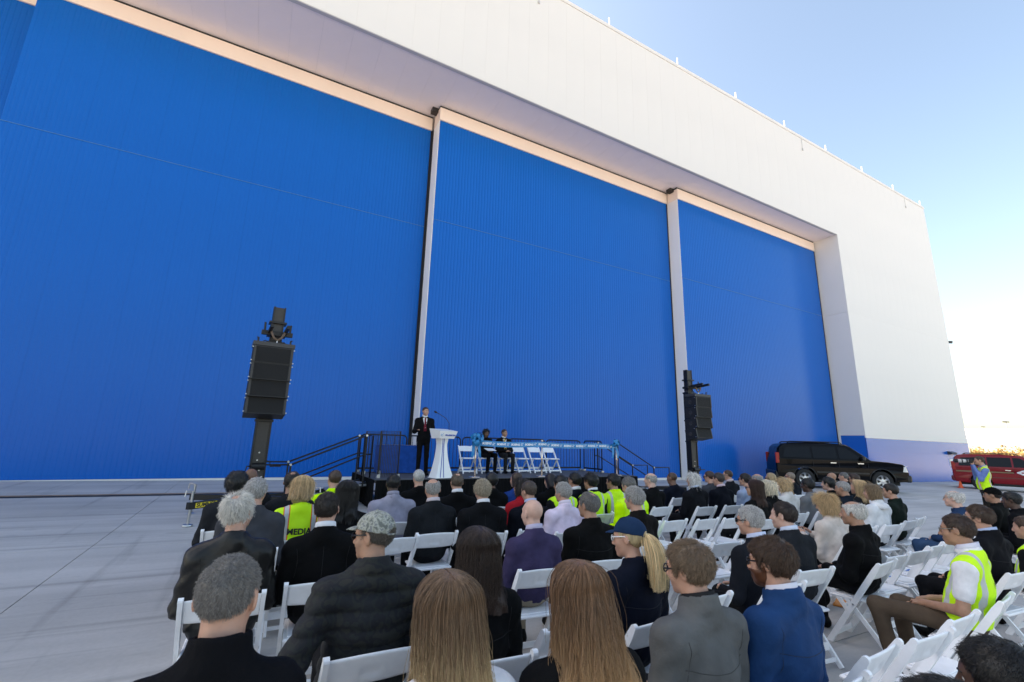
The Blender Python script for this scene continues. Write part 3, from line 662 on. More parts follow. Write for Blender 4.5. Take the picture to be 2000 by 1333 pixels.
    for k in range(4):
        tilt = R(-1.5-3.0*k)
        cab = MB().prism([(-W/2, 0), (W/2, 0), (W/2-.0, -Hc+.012), (-W/2, -Hc+.012)], -D/2, D/2).mesh('cabinet')
        o = obj('cabinet', cab, cm, ar); o.location = (0, yo, zz); o.rotation_euler = (tilt, 0, 0)
        g = MB(); gy = -D/2-.006
        g.add([(-W/2+.055, gy, -.02), (W/2-.055, gy, -.02), (W/2-.055, gy, -Hc+.03), (-W/2+.055, gy, -Hc+.03), (-W/2+.055, -D/2+.004, -.02), (W/2-.055, -D/2+.004, -.02), (W/2-.055, -D/2+.004, -Hc+.03), (-W/2+.055, -D/2+.004, -Hc+.03)], [(0, 1, 2, 3), (0, 4, 5, 1), (1, 5, 6, 2), (2, 6, 7, 3), (3, 7, 4, 0)])
        obj('grille', g.mesh('grille'), gm, o)
        for s in (-1, 1):
            obj('rigging_plate', MB().box(s*(W/2-.025)-.02, s*(W/2-.025)+.02, -D/2-.012, -D/2-.001, -Hc+.015, -.004).mesh('rigging_plate'), M_GREY, o)
            for q in (-.03, -Hc+.05): obj('pin', MB().tube([(s*W/2, -D/2+.03, q), (s*(W/2+.025), -D/2+.03, q)], .014, 6).mesh('pin'), M_STEEL, o)
            obj('side_handle', MB().lathe([(.0, 0), (.07, 0), (.07, .006), (.045, .008), (.04, .002), (0, .002)], n=16).xf(lambda p: np.array((s*(W/2+p[2]), p[0]+.02, p[1]-Hc/2))).mesh('side_handle'), M_GREY, o)
        zz -= Hc*math.cos(tilt); yo += Hc*math.sin(-tilt)*1.0
build_tower(.1, 11.0, R(4), 'dark lift tower with outriggers left of the stage', 'four black loudspeaker cabinets hanging from the left tower', 1)
build_tower(13.05, 11.0, R(-2), 'dark lift tower right of the stage before the third door', 'four black loudspeaker cabinets hanging from the right tower', 2)

# ------------------------------------------------------------------ vehicles
def arc(cx, cz, r, a0, a1, n=10): return [(cx+r*math.cos(a), cz+r*math.sin(a)) for a in np.linspace(a0, a1, n)]
def build_suv(name, label, fx, fy, rx, ry, paint, trim, emblem=False):
    d = np.array((fx-rx, fy-ry)); wb = np.linalg.norm(d); ang = math.atan2(d[1], d[0]); S = wb/2.95
    cx, cy = (fx+rx)/2, (fy+ry)/2
    t = thing(name, label, 'vehicle', (cx, cy, gz(cx, cy)), ang); t.scale = (S, S, S*1.07)
    xf, xr = 1.475, -1.475; Wd = 1.0; Rw = .40
    outline = [(2.42, .42), (2.50, .55), (2.50, .78), (2.44, .98), (2.30, 1.10), (1.75, 1.17), (1.15, 1.21)]
    outline += [(.45, 1.76), (.30, 1.84), (-.6, 1.90), (-1.9, 1.88), (-2.28, 1.82), (-2.42, 1.70), (-2.56, 1.20), (-2.60, .95), (-2.60, .60), (-2.52, .40)]
    outline += [(xr-.47, .36)]+arc(xr, .42, .47, math.pi, 0, 11)+[(xr+.47, .30), (xf-.47, .30)]+arc(xf, .42, .47, math.pi, 0, 11)+[(xf+.47, .38)]
    def hw(x, z):
        w = Wd
        if z > 1.17: w -= (z-1.17)*.30
        if z > 1.8: w -= (z-1.8)*.9
        if z < .5: w -= (.5-z)*.15
        if x > 1.9: w -= ((x-1.9)/.6)**2*.10
        if x < -2.2: w -= ((-2.2-x)/.4)**2*.06
        return w
    # side skin: triangulated outline on each side, inset rim, bridged
    import bmesh
    bm = bmesh.new(); L = []; Rr = []; Li = []; Ri = []
    cxm, czm = 0, 1.0
    def inset(p, k): return (p[0]*(1-k*.018), czm+(p[1]-czm)*(1-k*.05) if p[1] > .55 else p[1])
    for p in outline:
        q = inset(p, 1); w = hw(*q)
        Li.append(bm.verts.new((q[0], w, q[1]))); Ri.append(bm.verts.new((q[0], -w, q[1])))
        w = hw(*p)-.045; L.append(bm.verts.new((p[0], w, p[1]))); Rr.append(bm.verts.new((p[0], -w, p[1])))
    n = len(outline)
    from mathutils.geometry import tessellate_polygon
    for tri in tessellate_polygon([[Vector((*inset(p, 1), 0)) for p in outline]]):
        bm.faces.new([Li[i] for i in tri]); bm.faces.new([Ri[i] for i in tri][::-1])
    for i in range(n):
        j = (i+1) % n
        bm.faces.new((L[i], L[j], Li[j], Li[i])); bm.faces.new((Ri[i], Ri[j], Rr[j], Rr[i])); bm.faces.new((Rr[i], Rr[j], L[j], L[i]))
    bmesh.ops.recalc_face_normals(bm, faces=bm.faces)
    me = bpy.data.meshes.new('body'); bm.to_mesh(me); bm.free()
    body = obj('body', me, paint, t)
    GL = mat('tinted_glass', (.004, .005, .006), .06, spec=.25); GW = mat('windscreen_glass', (.10, .16, .20), .05, spec=.9)
    def side_patch(nm, poly, m, off=.006, par=t, both=True):
        for s in ((-1, 1) if both else (-1,)):
            v = [(x, s*(hw(x, z)+off), z) for x, z in poly]+[(x, s*(hw(x, z)-.03), z) for x, z in poly]; k = len(poly)
            obj(nm, MB().add(v, [tuple(range(k))]+[(i, k+i, k+(i+1) % k, (i+1) % k) for i in range(k)]).mesh(nm), m, par)
    side_patch('window', [(-2.30, 1.26), (-2.16, 1.68), (-1.15, 1.73), (-1.15, 1.25)], GL); side_patch('window', [(-1.08, 1.25), (-1.08, 1.73), (-.14, 1.73), (-.14, 1.25)], GL); side_patch('window', [(-.06, 1.25), (-.06, 1.73), (.24, 1.71), (.82, 1.25)], GL)
    for x in (-1.115, -.10, 1.0): side_patch('door_seam', [(x-.006, .48), (x+.006, .48), (x+.006, 1.22), (x-.006, 1.22)], M_RUBBER, .0035, body)
    side_patch('side_moulding', [(-1.0, .66), (1.0, .66), (1.0, .72), (-1.0, .72)], trim, .014)
    side_patch('running_board', [(-.98, .30), (.98, .30), (.98, .38), (-.98, .38)], M_RUBBER, .05)
    for x in (-.32, .72): side_patch('door_handle', [(x-.11, 1.06), (x+.11, 1.06), (x+.11, 1.10), (x-.11, 1.10)], mat('bright_trim', (.7, .7, .7), .25, metal=.9), .025)
    for xx in (xr, xf):
        for sd_ in (-1, 1): obj('wheel_arch_trim', MB().tube([(q[0], sd_*(hw(q[0], q[1])-.005), q[1]) for q in arc(xx, .42, .475, .05, math.pi-.05, 14)], .018, 6).mesh('wheel_arch_trim', True), trim, t)
    # windscreen, rear glass
    def cross(nm, a, b, wa, wb_, m, off):
        n_ = np.array((-(b[1]-a[1]), 0, b[0]-a[0])); n_ = n_/np.linalg.norm(n_)*off
        v = [(a[0]+n_[0], -wa, a[1]+n_[2]), (a[0]+n_[0], wa, a[1]+n_[2]), (b[0]+n_[0], wb_, b[1]+n_[2]), (b[0]+n_[0], -wb_, b[1]+n_[2])]
        v += [(p[0]-n_[0]*2, p[1], p[2]-n_[2]*2) for p in v]
        obj(nm, MB().add(v, [(0, 1, 2, 3), (0, 4, 5, 1), (1, 5, 6, 2), (2, 6, 7, 3), (3, 7, 4, 0)]).mesh(nm), m, t)
    cross('windscreen', (1.10, 1.25), (.48, 1.735), .84, .74, GW, -.006); cross('rear_window', (-2.45, 1.66), (-2.545, 1.26), .72, .80, GL, -.006)
    # front
    CH = mat('bright_trim', (.7, .7, .7), .25, metal=.9)
    gr = obj('grille', MB().bbox(2.40, 2.515, -.50, .50, .74, 1.02, .02).mesh('grille'), mat('grille_dark', (.05, .05, .055), .35, metal=.6), t)
    for k in range(5): obj('grille_bar', MB().box(2.5, 2.53, -.48, .48, .77+k*.05, .79+k*.05).mesh('grille_bar'), CH, gr)
    obj('grille_surround', MB().box(2.44, 2.522, -.53, .53, 1.021, 1.055).box(2.44, 2.522, -.53, .53, .705, .739).mesh('grille_surround'), CH, t)
    HL = mat('headlight_glass', (.80, .80, .78), .08, spec=.8)
    for s in (-1, 1):
        v = [(2.46, s*.53, .80), (2.515, s*.53, 1.02), (2.44, s*.90, 1.02), (2.36, s*.945, 1.0), (2.36, s*.95, .80), (2.44, s*.90, .79)]
        v2 = [(p[0]-.12, p[1]*.97, p[2]) for p in v]; v = [(p[0]+.025, p[1]*1.01, p[2]) for p in v]
        obj('headlight', MB().add(v+v2, [tuple(range(6))]+[(i, 6+i, 6+(i+1) % 6, (i+1) % 6) for i in range(6)]).mesh('headlight'), HL, t)
        obj('mirror', MB().bbox(.72, .86, s*1.13-.12, s*1.13+.12, 1.20, 1.38, .03).mesh('mirror'), trim, t)
        obj('tail_light', MB().bbox(-2.60, -2.44, s*.90-.06, s*.90+.06, 1.0, 1.45, .02).mesh('tail_light'), mat('tail_red', (.35, .01, .01), .2), t)
        obj('roof_rail', MB().tube([(-2.0, s*.66, 1.875), (-1.9, s*.66, 1.93), (.1, s*.66, 1.93), (.2, s*.66, 1.85)], .022, 6).mesh('roof_rail', True), M_BLACK, t)
        obj('fog_lamp', MB().tube([(2.44, s*.62, .52), (2.53, s*.62, .52)], .06, 12).mesh('fog_lamp'), HL, t)
    obj('front_bumper', MB().bbox(2.36, 2.58, -.93, .93, .40, .68, .05).mesh('front_bumper'), trim, t); obj('number_plate', MB().bbox(2.581, 2.592, -.16, .16, .50, .64, .003).mesh('number_plate'), M_WHITE, t)
    obj('rear_bumper', MB().bbox(-2.68, -2.5, -.92, .92, .42, .68, .05).mesh('rear_bumper'), trim, t)
    obj('underbody', MB().box(-2.3, 2.2, -.70, .70, .25, .5).mesh('underbody'), M_RUBBER, t)
    tyre = MB(); prof = [(.25, -.11), (.36, -.125), (.395, -.09), (.40, 0), (.395, .09), (.36, .125), (.25, .11)]
    tyre.lathe(prof, n=28); tyre.xf(lambda p: np.array((p[0], p[2], p[1]))); tym = tyre.mesh('tyre', True)
    rim = MB(); rim.lathe([(.255, -.10), (.245, -.06), (.06, -.10), (.0, -.105)], n=28); rim.xf(lambda p: np.array((p[0], p[2], p[1]))); 
    hol = MB()
    for k in range(6):
        a = k*math.pi/3; A = [(.10, a-.20), (.21, a-.30), (.21, a+.30), (.10, a+.20)]
        hol.add([(r_*math.cos(q), -.103-.0*(r_), r_*math.sin(q)) for r_, q in A], [(0, 1, 2, 3)])
    rm = rim.mesh('rim', True); hm = hol.mesh('rim_opening')
    for x in (xf, xr):
        for s in (-1, 1):
            w = obj('wheel', tym, mat('tyre', (.018, .018, .018), .85), t); w.location = (x, s*.86, Rw); w.rotation_euler = (0, 0, 0 if s < 0 else math.pi)
            obj('rim', rm, mat('alloy', (.62, .62, .63), .3, metal=.8), w); obj('rim_opening', hm, M_RUBBER, w)
    if emblem:
        WE = mat('emblem_white', (.8, .8, .8), .5); s = -1
        x0, z0 = .42, .98
        pl = [(x0+.33*math.cos(a), z0+.15*math.sin(a)) for a in np.linspace(0, 6.28, 25)[:-1]]
        side_patch('door_emblem', pl, WE, .009, body); side_patch('door_emblem_bar', [(x0-.24, z0-.03), (x0+.24, z0-.03), (x0+.24, z0+.03), (x0-.24, z0+.03)], mat('emblem_red', (.4, .03, .03), .5), .012, body)
        side_patch('door_emblem_wing', [(x0-.42, z0-.02), (x0-.30, z0-.07), (x0-.30, z0+.07), (x0-.42, z0+.02)], WE, .009, body); side_patch('door_emblem_wing', [(x0+.42, z0-.02), (x0+.42, z0+.02), (x0+.30, z0+.07), (x0+.30, z0-.07)], WE, .009, body)
        side_patch('gold_stripe', [(-2.45, .93), (-.12, .93), (-.12, 1.0), (-2.45, 1.0)], mat('gold_stripe', (.22, .14, .07), .5), .006, body); side_patch('gold_stripe', [(.86, .95), (2.1, .95), (2.1, 1.0), (.86, 1.0)], MATS['gold_stripe'], .006, body)
    return t
_a = at_ground(1706, 946, .31); _b = at_ground(1561, 937, .31)
build_suv('black_suv', 'big black sport utility vehicle parked by the hangar doors', _a[0], _a[1], _b[0], _b[1], mat('black_paint', (.003, .003, .004), .16, spec=.14, coat=.06), mat('black_trim', (.012, .012, .013), .35))
build_suv('red_suv', 'dark red sport utility vehicle with a white door emblem behind the photographer', 38.85, 8.45, 37.9, 11.25, mat('red_paint', (.23, .004, .012), .22, spec=.25, coat=.2), mat('red_trim', (.15, .008, .012), .35), True)
# traffic cone
_c = at_ground(1841, 944)
def build_cone(x, y):
    t = thing('traffic_cone', 'small orange traffic cone behind the red vehicle', 'cone', (x, y, gz(x, y))); t.scale = (.6, .6, .6); o = mat('cone_orange', (.75, .10, .02), .5)
    obj('cone', MB().lathe([(.19, .03), (.05, .66), (.0, .67)], n=20).mesh('cone', True), o, t); obj('base', MB().bbox(-.24, .24, -.24, .24, 0, .035, .008).mesh('base'), o, t)
build_cone(36.6, 11.75)

# ------------------------------------------------------------------ people: smooth bodies grown from joint-based distance fields
F32 = np.float32
def d_cone(P, a, b, ra, rb):
    a = np.asarray(a, F32); ba = np.asarray(b, F32)-a; x = P[:, 0]-a[0]; y = P[:, 1]-a[1]; z = P[:, 2]-a[2]
    h = np.clip((x*ba[0]+y*ba[1]+z*ba[2])*F32(1/(float(ba@ba)+1e-12)), 0, 1)
    x -= h*ba[0]; y -= h*ba[1]; z -= h*ba[2]
    return np.sqrt(x*x+y*y+z*z)-(F32(ra)+F32(rb-ra)*h)
def d_ell(P, c, r, M=None):
    q = P-np.asarray(c, F32)
    if M is not None: q = q@np.asarray(M, F32)
    r = np.asarray(r, F32); x = q[:, 0]/r[0]; y = q[:, 1]/r[1]; z = q[:, 2]/r[2]; k0 = np.sqrt(x*x+y*y+z*z); x /= r[0]; y /= r[1]; z /= r[2]; k1 = np.sqrt(x*x+y*y+z*z)+F32(1e-9)
    return k0*(k0-1)/k1
def smin(a, b, k):
    if k <= 0: return np.minimum(a, b)
    h = np.maximum(k-np.abs(a-b), 0)/k; return np.minimum(a, b)-h*h*k*.25
def smax(a, b, k): return -smin(-a, -b, k)
def vnoise(P, s, seed=0):
    p = P*s+seed*7.31
    return (np.sin(p[:, 0]*1.0+1.7*np.sin(p[:, 1]*.9+.6*p[:, 2]))+np.sin(p[:, 1]*1.3+1.5*np.sin(p[:, 2]*1.1+.5*p[:, 0]))+np.sin(p[:, 2]*1.2+1.6*np.sin(p[:, 0]*1.2+.7*p[:, 1])))/3
def axis(segs):
    out = [segs[0][0]]
    for a, b, s in segs:
        n = max(1, int(math.ceil((b-a)/s))); out += list(np.linspace(a, b, n+1)[1:])
    return np.array(out, F32)
EDG = [(0, 1), (2, 3), (4, 5), (6, 7), (0, 2), (1, 3), (4, 6), (5, 7), (0, 4), (1, 5), (2, 6), (3, 7)]
CRN = [(i, j, k) for k in (0, 1) for j in (0, 1) for i in (0, 1)]
def sdf_mesh(fn, xs, ys, zs, name):
    nx, ny, nz = len(xs), len(ys), len(zs); B = 4
    # coarse pass marks the blocks near the surface
    bx, by, bz = [-(-n//B) for n in (nx, ny, nz)]
    def cen(a, nb): return np.array([a[i*B:(i+1)*B].mean() for i in range(nb)], F32), np.array([(a[min((i+1)*B, len(a)-1)]-a[i*B])/2 for i in range(nb)], F32)
    cx, hx = cen(xs, bx); cy, hy = cen(ys, by); cz, hz = cen(zs, bz)
    C = np.stack(np.meshgrid(cx, cy, cz, indexing='ij'), -1).reshape(-1, 3); Hh = np.sqrt((hx**2)[:, None, None]+(hy**2)[None, :, None]+(hz**2)[None, None, :]).ravel()
    dc = fn(C); act = np.abs(dc) < Hh*1.2+.012
    blk = np.where(dc < 0, -1., 1.).astype(F32).reshape(bx, by, bz); actb = act.reshape(bx, by, bz)
    F = np.repeat(np.repeat(np.repeat(blk, B, 0), B, 1), B, 2)[:nx, :ny, :nz].copy(); A = np.repeat(np.repeat(np.repeat(actb, B, 0), B, 1), B, 2)[:nx, :ny, :nz]
    I = np.argwhere(A)
    if len(I) == 0: return None
    P = np.stack([xs[I[:, 0]], ys[I[:, 1]], zs[I[:, 2]]], -1); F[I[:, 0], I[:, 1], I[:, 2]] = fn(P)
    S = F < 0
    s8 = sum(S[i:nx-1+i, j:ny-1+j, k:nz-1+k].astype(np.int8) for i, j, k in CRN)
    ac = np.argwhere((s8 > 0) & (s8 < 8)); n = len(ac)
    if n == 0: return None
    idx = np.full((nx-1, ny-1, nz-1), -1, np.int32); idx[ac[:, 0], ac[:, 1], ac[:, 2]] = np.arange(n)
    val = np.stack([F[ac[:, 0]+i, ac[:, 1]+j, ac[:, 2]+k] for i, j, k in CRN], 1)
    pos = np.stack([np.stack([xs[ac[:, 0]+i], ys[ac[:, 1]+j], zs[ac[:, 2]+k]], 1) for i, j, k in CRN], 1)
    acc = np.zeros((n, 3)); cnt = np.zeros(n)
    for a, b in EDG:
        va, vb = val[:, a], val[:, b]; m = (va < 0) != (vb < 0)
        t = np.where(m, va/(va-vb+1e-12), 0); p = pos[:, a]+(pos[:, b]-pos[:, a])*t[:, None]
        acc += p*m[:, None]; cnt += m
    V = acc/cnt[:, None]
    Q = []
    for ax in range(3):
        sl0 = [slice(1, -1)]*3; sl1 = [slice(1, -1)]*3; sl0[ax] = slice(0, -1); sl1[ax] = slice(1, None)
        s0 = S[tuple(sl0)]; s1 = S[tuple(sl1)]; E_ = np.argwhere(s0 != s1)
        if len(E_) == 0: continue
        flip = s0[E_[:, 0], E_[:, 1], E_[:, 2]]
        o = [1, 1, 1]; o[ax] = 0; E_ = E_+np.array(o); u, v = (ax+1) % 3, (ax+2) % 3
        def cell(du, dv):
            c = E_.copy(); c[:, u] -= du; c[:, v] -= dv; return idx[c[:, 0], c[:, 1], c[:, 2]]
        q = np.stack([cell(1, 1), cell(0, 1), cell(0, 0), cell(1, 0)], 1); q[~flip] = q[~flip][:, ::-1]; Q.append(q)
    Q = np.concatenate(Q); Q = Q[(Q >= 0).all(1)]
    me = bpy.data.meshes.new(name); me.vertices.add(len(V)); me.vertices.foreach_set('co', V.astype(F32).ravel())
    me.loops.add(len(Q)*4); me.loops.foreach_set('vertex_index', Q.ravel().astype(np.int32)); me.polygons.add(len(Q)); me.polygons.foreach_set('loop_start', np.arange(0, len(Q)*4, 4, dtype=np.int32)); me.polygons.foreach_set('loop_total', np.full(len(Q), 4, np.int32))
    me.update(calc_edges=True); me.polygons.foreach_set('use_smooth', np.ones(len(Q), bool))
    return me

def rotm(yaw, pitch=0, roll=0):
    return np.array((Matrix.Rotation(yaw, 3, 'Z') @ Matrix.Rotation(pitch, 3, 'X') @ Matrix.Rotation(roll, 3, 'Y')), F32)

# ---- head in its own frame: y forward, z up, origin between the ears
def head_sdf(q, fem=0, fine=True):
    d = d_ell(q, (0, -.014, .03), (.077, .097, .088))
    d = smin(d, d_ell(q, (0, .028, -.012), (.064, .066, .092)), .03)
    d = smin(d, d_ell(q, (0, .034, -.066), (.053-.005*fem, .052, .045)), .03)
    d = smin(d, d_ell(q, (0, .074, -.098), (.022-.004*fem, .019, .017)), .025)
    for s in (-1, 1): d = smin(d, d_ell(q, (s*.041, .055, -.028), (.026, .03, .028)), .02)
    d = smin(d, d_cone(q, (-.033, .080, .026), (.033, .080, .026), .012, .012), .018)
    for s in (-1, 1): d = smax(d, -d_ell(q, (s*.031, .103, .006), (.018, .016, .012)), .012)
    d = smin(d, d_cone(q, (0, .090, .014), (0, .113, -.030), .008, .012), .010)
    for s in (-1, 1): d = smin(d, d_ell(q, (s*.012, .100, -.036), (.009, .011, .008)), .008)
    d = smin(d, d_ell(q, (0, .090, -.060), (.022, .012, .007)), .008); d = smin(d, d_ell(q, (0, .089, -.073), (.020, .012, .007)), .008)
    for s in (-1, 1):
        M = rotm(s*.35, -.15)
        d = smin(d, d_ell(q, (s*.080, -.010, -.004), (.009, .020, .033), M), .008)
        if fine: d = smax(d, -d_ell(q, (s*.092, -.004, -.002), (.008, .009, .016), M), .004)
    return d
ZL_Y = np.array([-.2, -.10, -.07, -.045, -.02, .002, .018, .032, .042, .055, .07, .085, .12]); ZL_SHORT = np.array([-.09, -.088, -.08, -.055, -.012, .034, .012, -.02, .01, .045, .066, .078, .095])
def hair_sdf(q, kind, t, seed):
    w = vnoise(q, 60, seed)*.0022+vnoise(q, 24, seed+3)*.003
    sh = d_ell(q, (0, -.015, .031), (.077+t, .099+t, .089+t))
    if kind in ('long', 'bob', 'pony'):
        zl = np.interp(q[:, 1], [-.2, -.02, .015, .04, .06, .075, .1], [-.15, -.12, -.05, .02, .06, .07, .085]) if kind != 'pony' else np.interp(q[:, 1], ZL_Y, ZL_SHORT)
        d = smax(sh, (zl-q[:, 2])*.75, .012)
        if kind == 'bob':
            d = smin(d, d_ell(q, (0, -.035, -.045), (.084+t*.6, .072+t, .118)), .03)
            d = smax(d, -d_ell(q, (0, .10, -.05), (.075, .085, .14)), .02)
        if kind == 'long':
            for s in (-1, 1): d = smin(d, d_cone(q, (s*.040, -.055, 0), (s*.045, -.10, -.075-.0*t), .055, .040), .04)
            d = smin(d, d_ell(q, (0, -.04, -.06), (.088, .075, .12)), .03)
            d = smax(d, -d_ell(q, (0, .10, -.05), (.075, .082, .16)), .02)
    else:
        zl = np.interp(q[:, 1], ZL_Y, ZL_SHORT)
        if kind == 'receding': zl = zl+np.clip((q[:, 1]-.03)/.05, 0, 1)*.03
        d = smax(sh, (zl-q[:, 2])*.75, .010)
        if kind == 'fringe': d = smax(d, -d_ell(q, (0, .0, .118), (.066, .105, .078)), .012)
        if kind == 'thin': d = smax(d, -d_ell(q, (0, -.055, .135), (.035, .045, .045)), .012)
    return d+w
# tangential field used to lay hair strands
def hand_prims(w, f, n, s, curl=.5):
    f = np.array(f, float); f /= np.linalg.norm(f); n = np.array(n, float); n -= f*np.dot(n, f); n /= np.linalg.norm(n); sd = np.cross(n, f)*s
    w = np.array(w, float); P = []; M = np.stack([sd, f, n], 1)
    P.append(('e', w+f*.05, (.040, .050, .016), M, .012))
    for o, L in ((-.030, .060), (-.010, .075), (.010, .080), (.030, .070)):
        b = w+f*.088+sd*o; m_ = b+f*L*.5-n*L*.5*curl*.6; e = m_+f*L*.35-n*L*.75*curl
        P.append(('c', b, m_, .0095, .0085, .006)); P.append(('c', m_, e, .0085, .0070, .003))
    b = w+f*.03+sd*.034; m_ = b+f*.035+sd*.022-n*.008; P.append(('c', b, m_, .0125, .0105, .008)); P.append(('c', m_, m_+f*.03-n*.01-sd*.002, .0105, .0085, .003))
    return P
def bounded(P, prims, c, r, margin=.06):
    # a far group of pieces is replaced by its bounding ball
    c = np.asarray(c, F32); x = P[:, 0]-c[0]; y = P[:, 1]-c[1]; z = P[:, 2]-c[2]; d = np.sqrt(x*x+y*y+z*z)-F32(r); m = d < margin
    if m.any(): d[m] = run(P[m], prims)
    return d
def run(P, prims, d=None, grow=0.0, k_scale=1.0):
    for p in prims:
        if p[0] == 'c': e = d_cone(P, p[1], p[2], p[3]+grow, p[4]+grow); k = p[5]
        else: e = d_ell(P, p[1], np.asarray(p[2])+grow, p[3]); k = p[4]
        d = e if d is None else smin(d, e, k*k_scale)
    return d

SIT = dict(pelvis=(0, -.03, .56), hip=(.09, -.01, .55), knee=(.115, .43, .535), ankle=(.12, .40, .11), toe=(.135, .56, .055))
STAND = dict(pelvis=(0, 0, .96), hip=(.095, 0, .92), knee=(.10, .02, .50), ankle=(.11, 0, .10), toe=(.13, .15, .05))
SKIN = dict(fair=(.50, .275, .19), pale=(.58, .355, .275), tan=(.38, .205, .13), brown=(.17, .085, .052), dark=(.075, .038, .025))
def skin_mat(k):
    return mat('skin_'+k, SKIN[k], .55, var=.10, vscale=22, bump=.10, bscale=120, sss=.12 if k in ('fair', 'pale', 'tan') else 0)
def hair_mat(name, col, tip=None, z0=0, z1=1):
    key = 'hair_'+name
    if key in MATS: return MATS[key]
    m, n, l, b = principled(key)
    b.inputs['Roughness'].default_value = .48; b.inputs['Specular IOR Level'].default_value = .45
    hi = n.new('ShaderNodeHairInfo'); tc = n.new('ShaderNodeTexCoord'); mp = n.new('ShaderNodeMapping'); mp.inputs['Scale'].default_value = (90, 90, 9); l.new(tc.outputs['Object'], mp.inputs[0])
    ns = n.new('ShaderNodeTexNoise'); ns.inputs['Scale'].default_value = 1.0; ns.inputs['Detail'].default_value = 3; l.new(mp.outputs[0], ns.inputs[0])
    ad = n.new('ShaderNodeMath'); ad.operation = 'ADD'; l.new(hi.outputs['Random'], ad.inputs[0]); l.new(ns.outputs[0], ad.inputs[1])
    rg = n.new('ShaderNodeMapRange'); rg.inputs[1].default_value = .3; rg.inputs[2].default_value = 1.5; rg.inputs[3].default_value = .42; rg.inputs[4].default_value = 1.75; l.new(ad.outputs[0], rg.inputs[0])
    sc = n.new('ShaderNodeVectorMath'); sc.operation = 'SCALE'; sc.inputs[0].default_value = col; l.new(rg.outputs[0], sc.inputs[3])
    if tip:
        sx = n.new('ShaderNodeSeparateXYZ'); l.new(tc.outputs['Object'], sx.inputs[0]); r2 = n.new('ShaderNodeMapRange'); r2.inputs[1].default_value = z0; r2.inputs[2].default_value = z1; r2.inputs[3].default_value = 0; r2.inputs[4].default_value = 1
        ad2 = n.new('ShaderNodeMath'); ad2.operation = 'MULTIPLY_ADD'; ad2.inputs[1].default_value = .18; l.new(hi.outputs['Random'], ad2.inputs[0]); l.new(sx.outputs[2], ad2.inputs[2]); l.new(ad2.outputs[0], r2.inputs[0])
        mx = n.new('ShaderNodeMix'); mx.data_type = 'VECTOR'; mx.inputs[5].default_value = col; mx.inputs[4].default_value = tip; l.new(r2.outputs[0], mx.inputs[0]); l.new(mx.outputs[1], sc.inputs[0])
    l.new(sc.outputs[0], b.inputs['Base Color'])
    MATS[key] = m; return m
def strands_obj(name, pts, radius, m, parent):
    # pts: (n, k, 3)
    n, k, _ = pts.shape
    hc = bpy.data.hair_curves.new(name); hc.add_curves([k]*n); hc.points.foreach_set('position', pts.astype(F32).ravel())
    rad = hc.attributes.get('radius') or hc.attributes.new('radius', 'FLOAT', 'POINT')
    rad.data.foreach_set('value', np.tile(np.linspace(1, .55, k)*radius, n).astype(F32))
    hc.materials.append(m); o = bpy.data.objects.new(name, hc); COL.objects.link(o); o.parent = parent; o['kind'] = 'stuff'; return o
def mesh_samples(me, n, rng):
    nv = len(me.vertices); co = np.empty(nv*3, F32); me.vertices.foreach_get('co', co); no = np.empty(nv*3, F32); me.vertices.foreach_get('normal', no)
    co = co.reshape(-1, 3); no = no.reshape(-1, 3); i = rng.integers(0, nv, n); return co[i]+rng.normal(0, .002, (n, 3)), no[i]

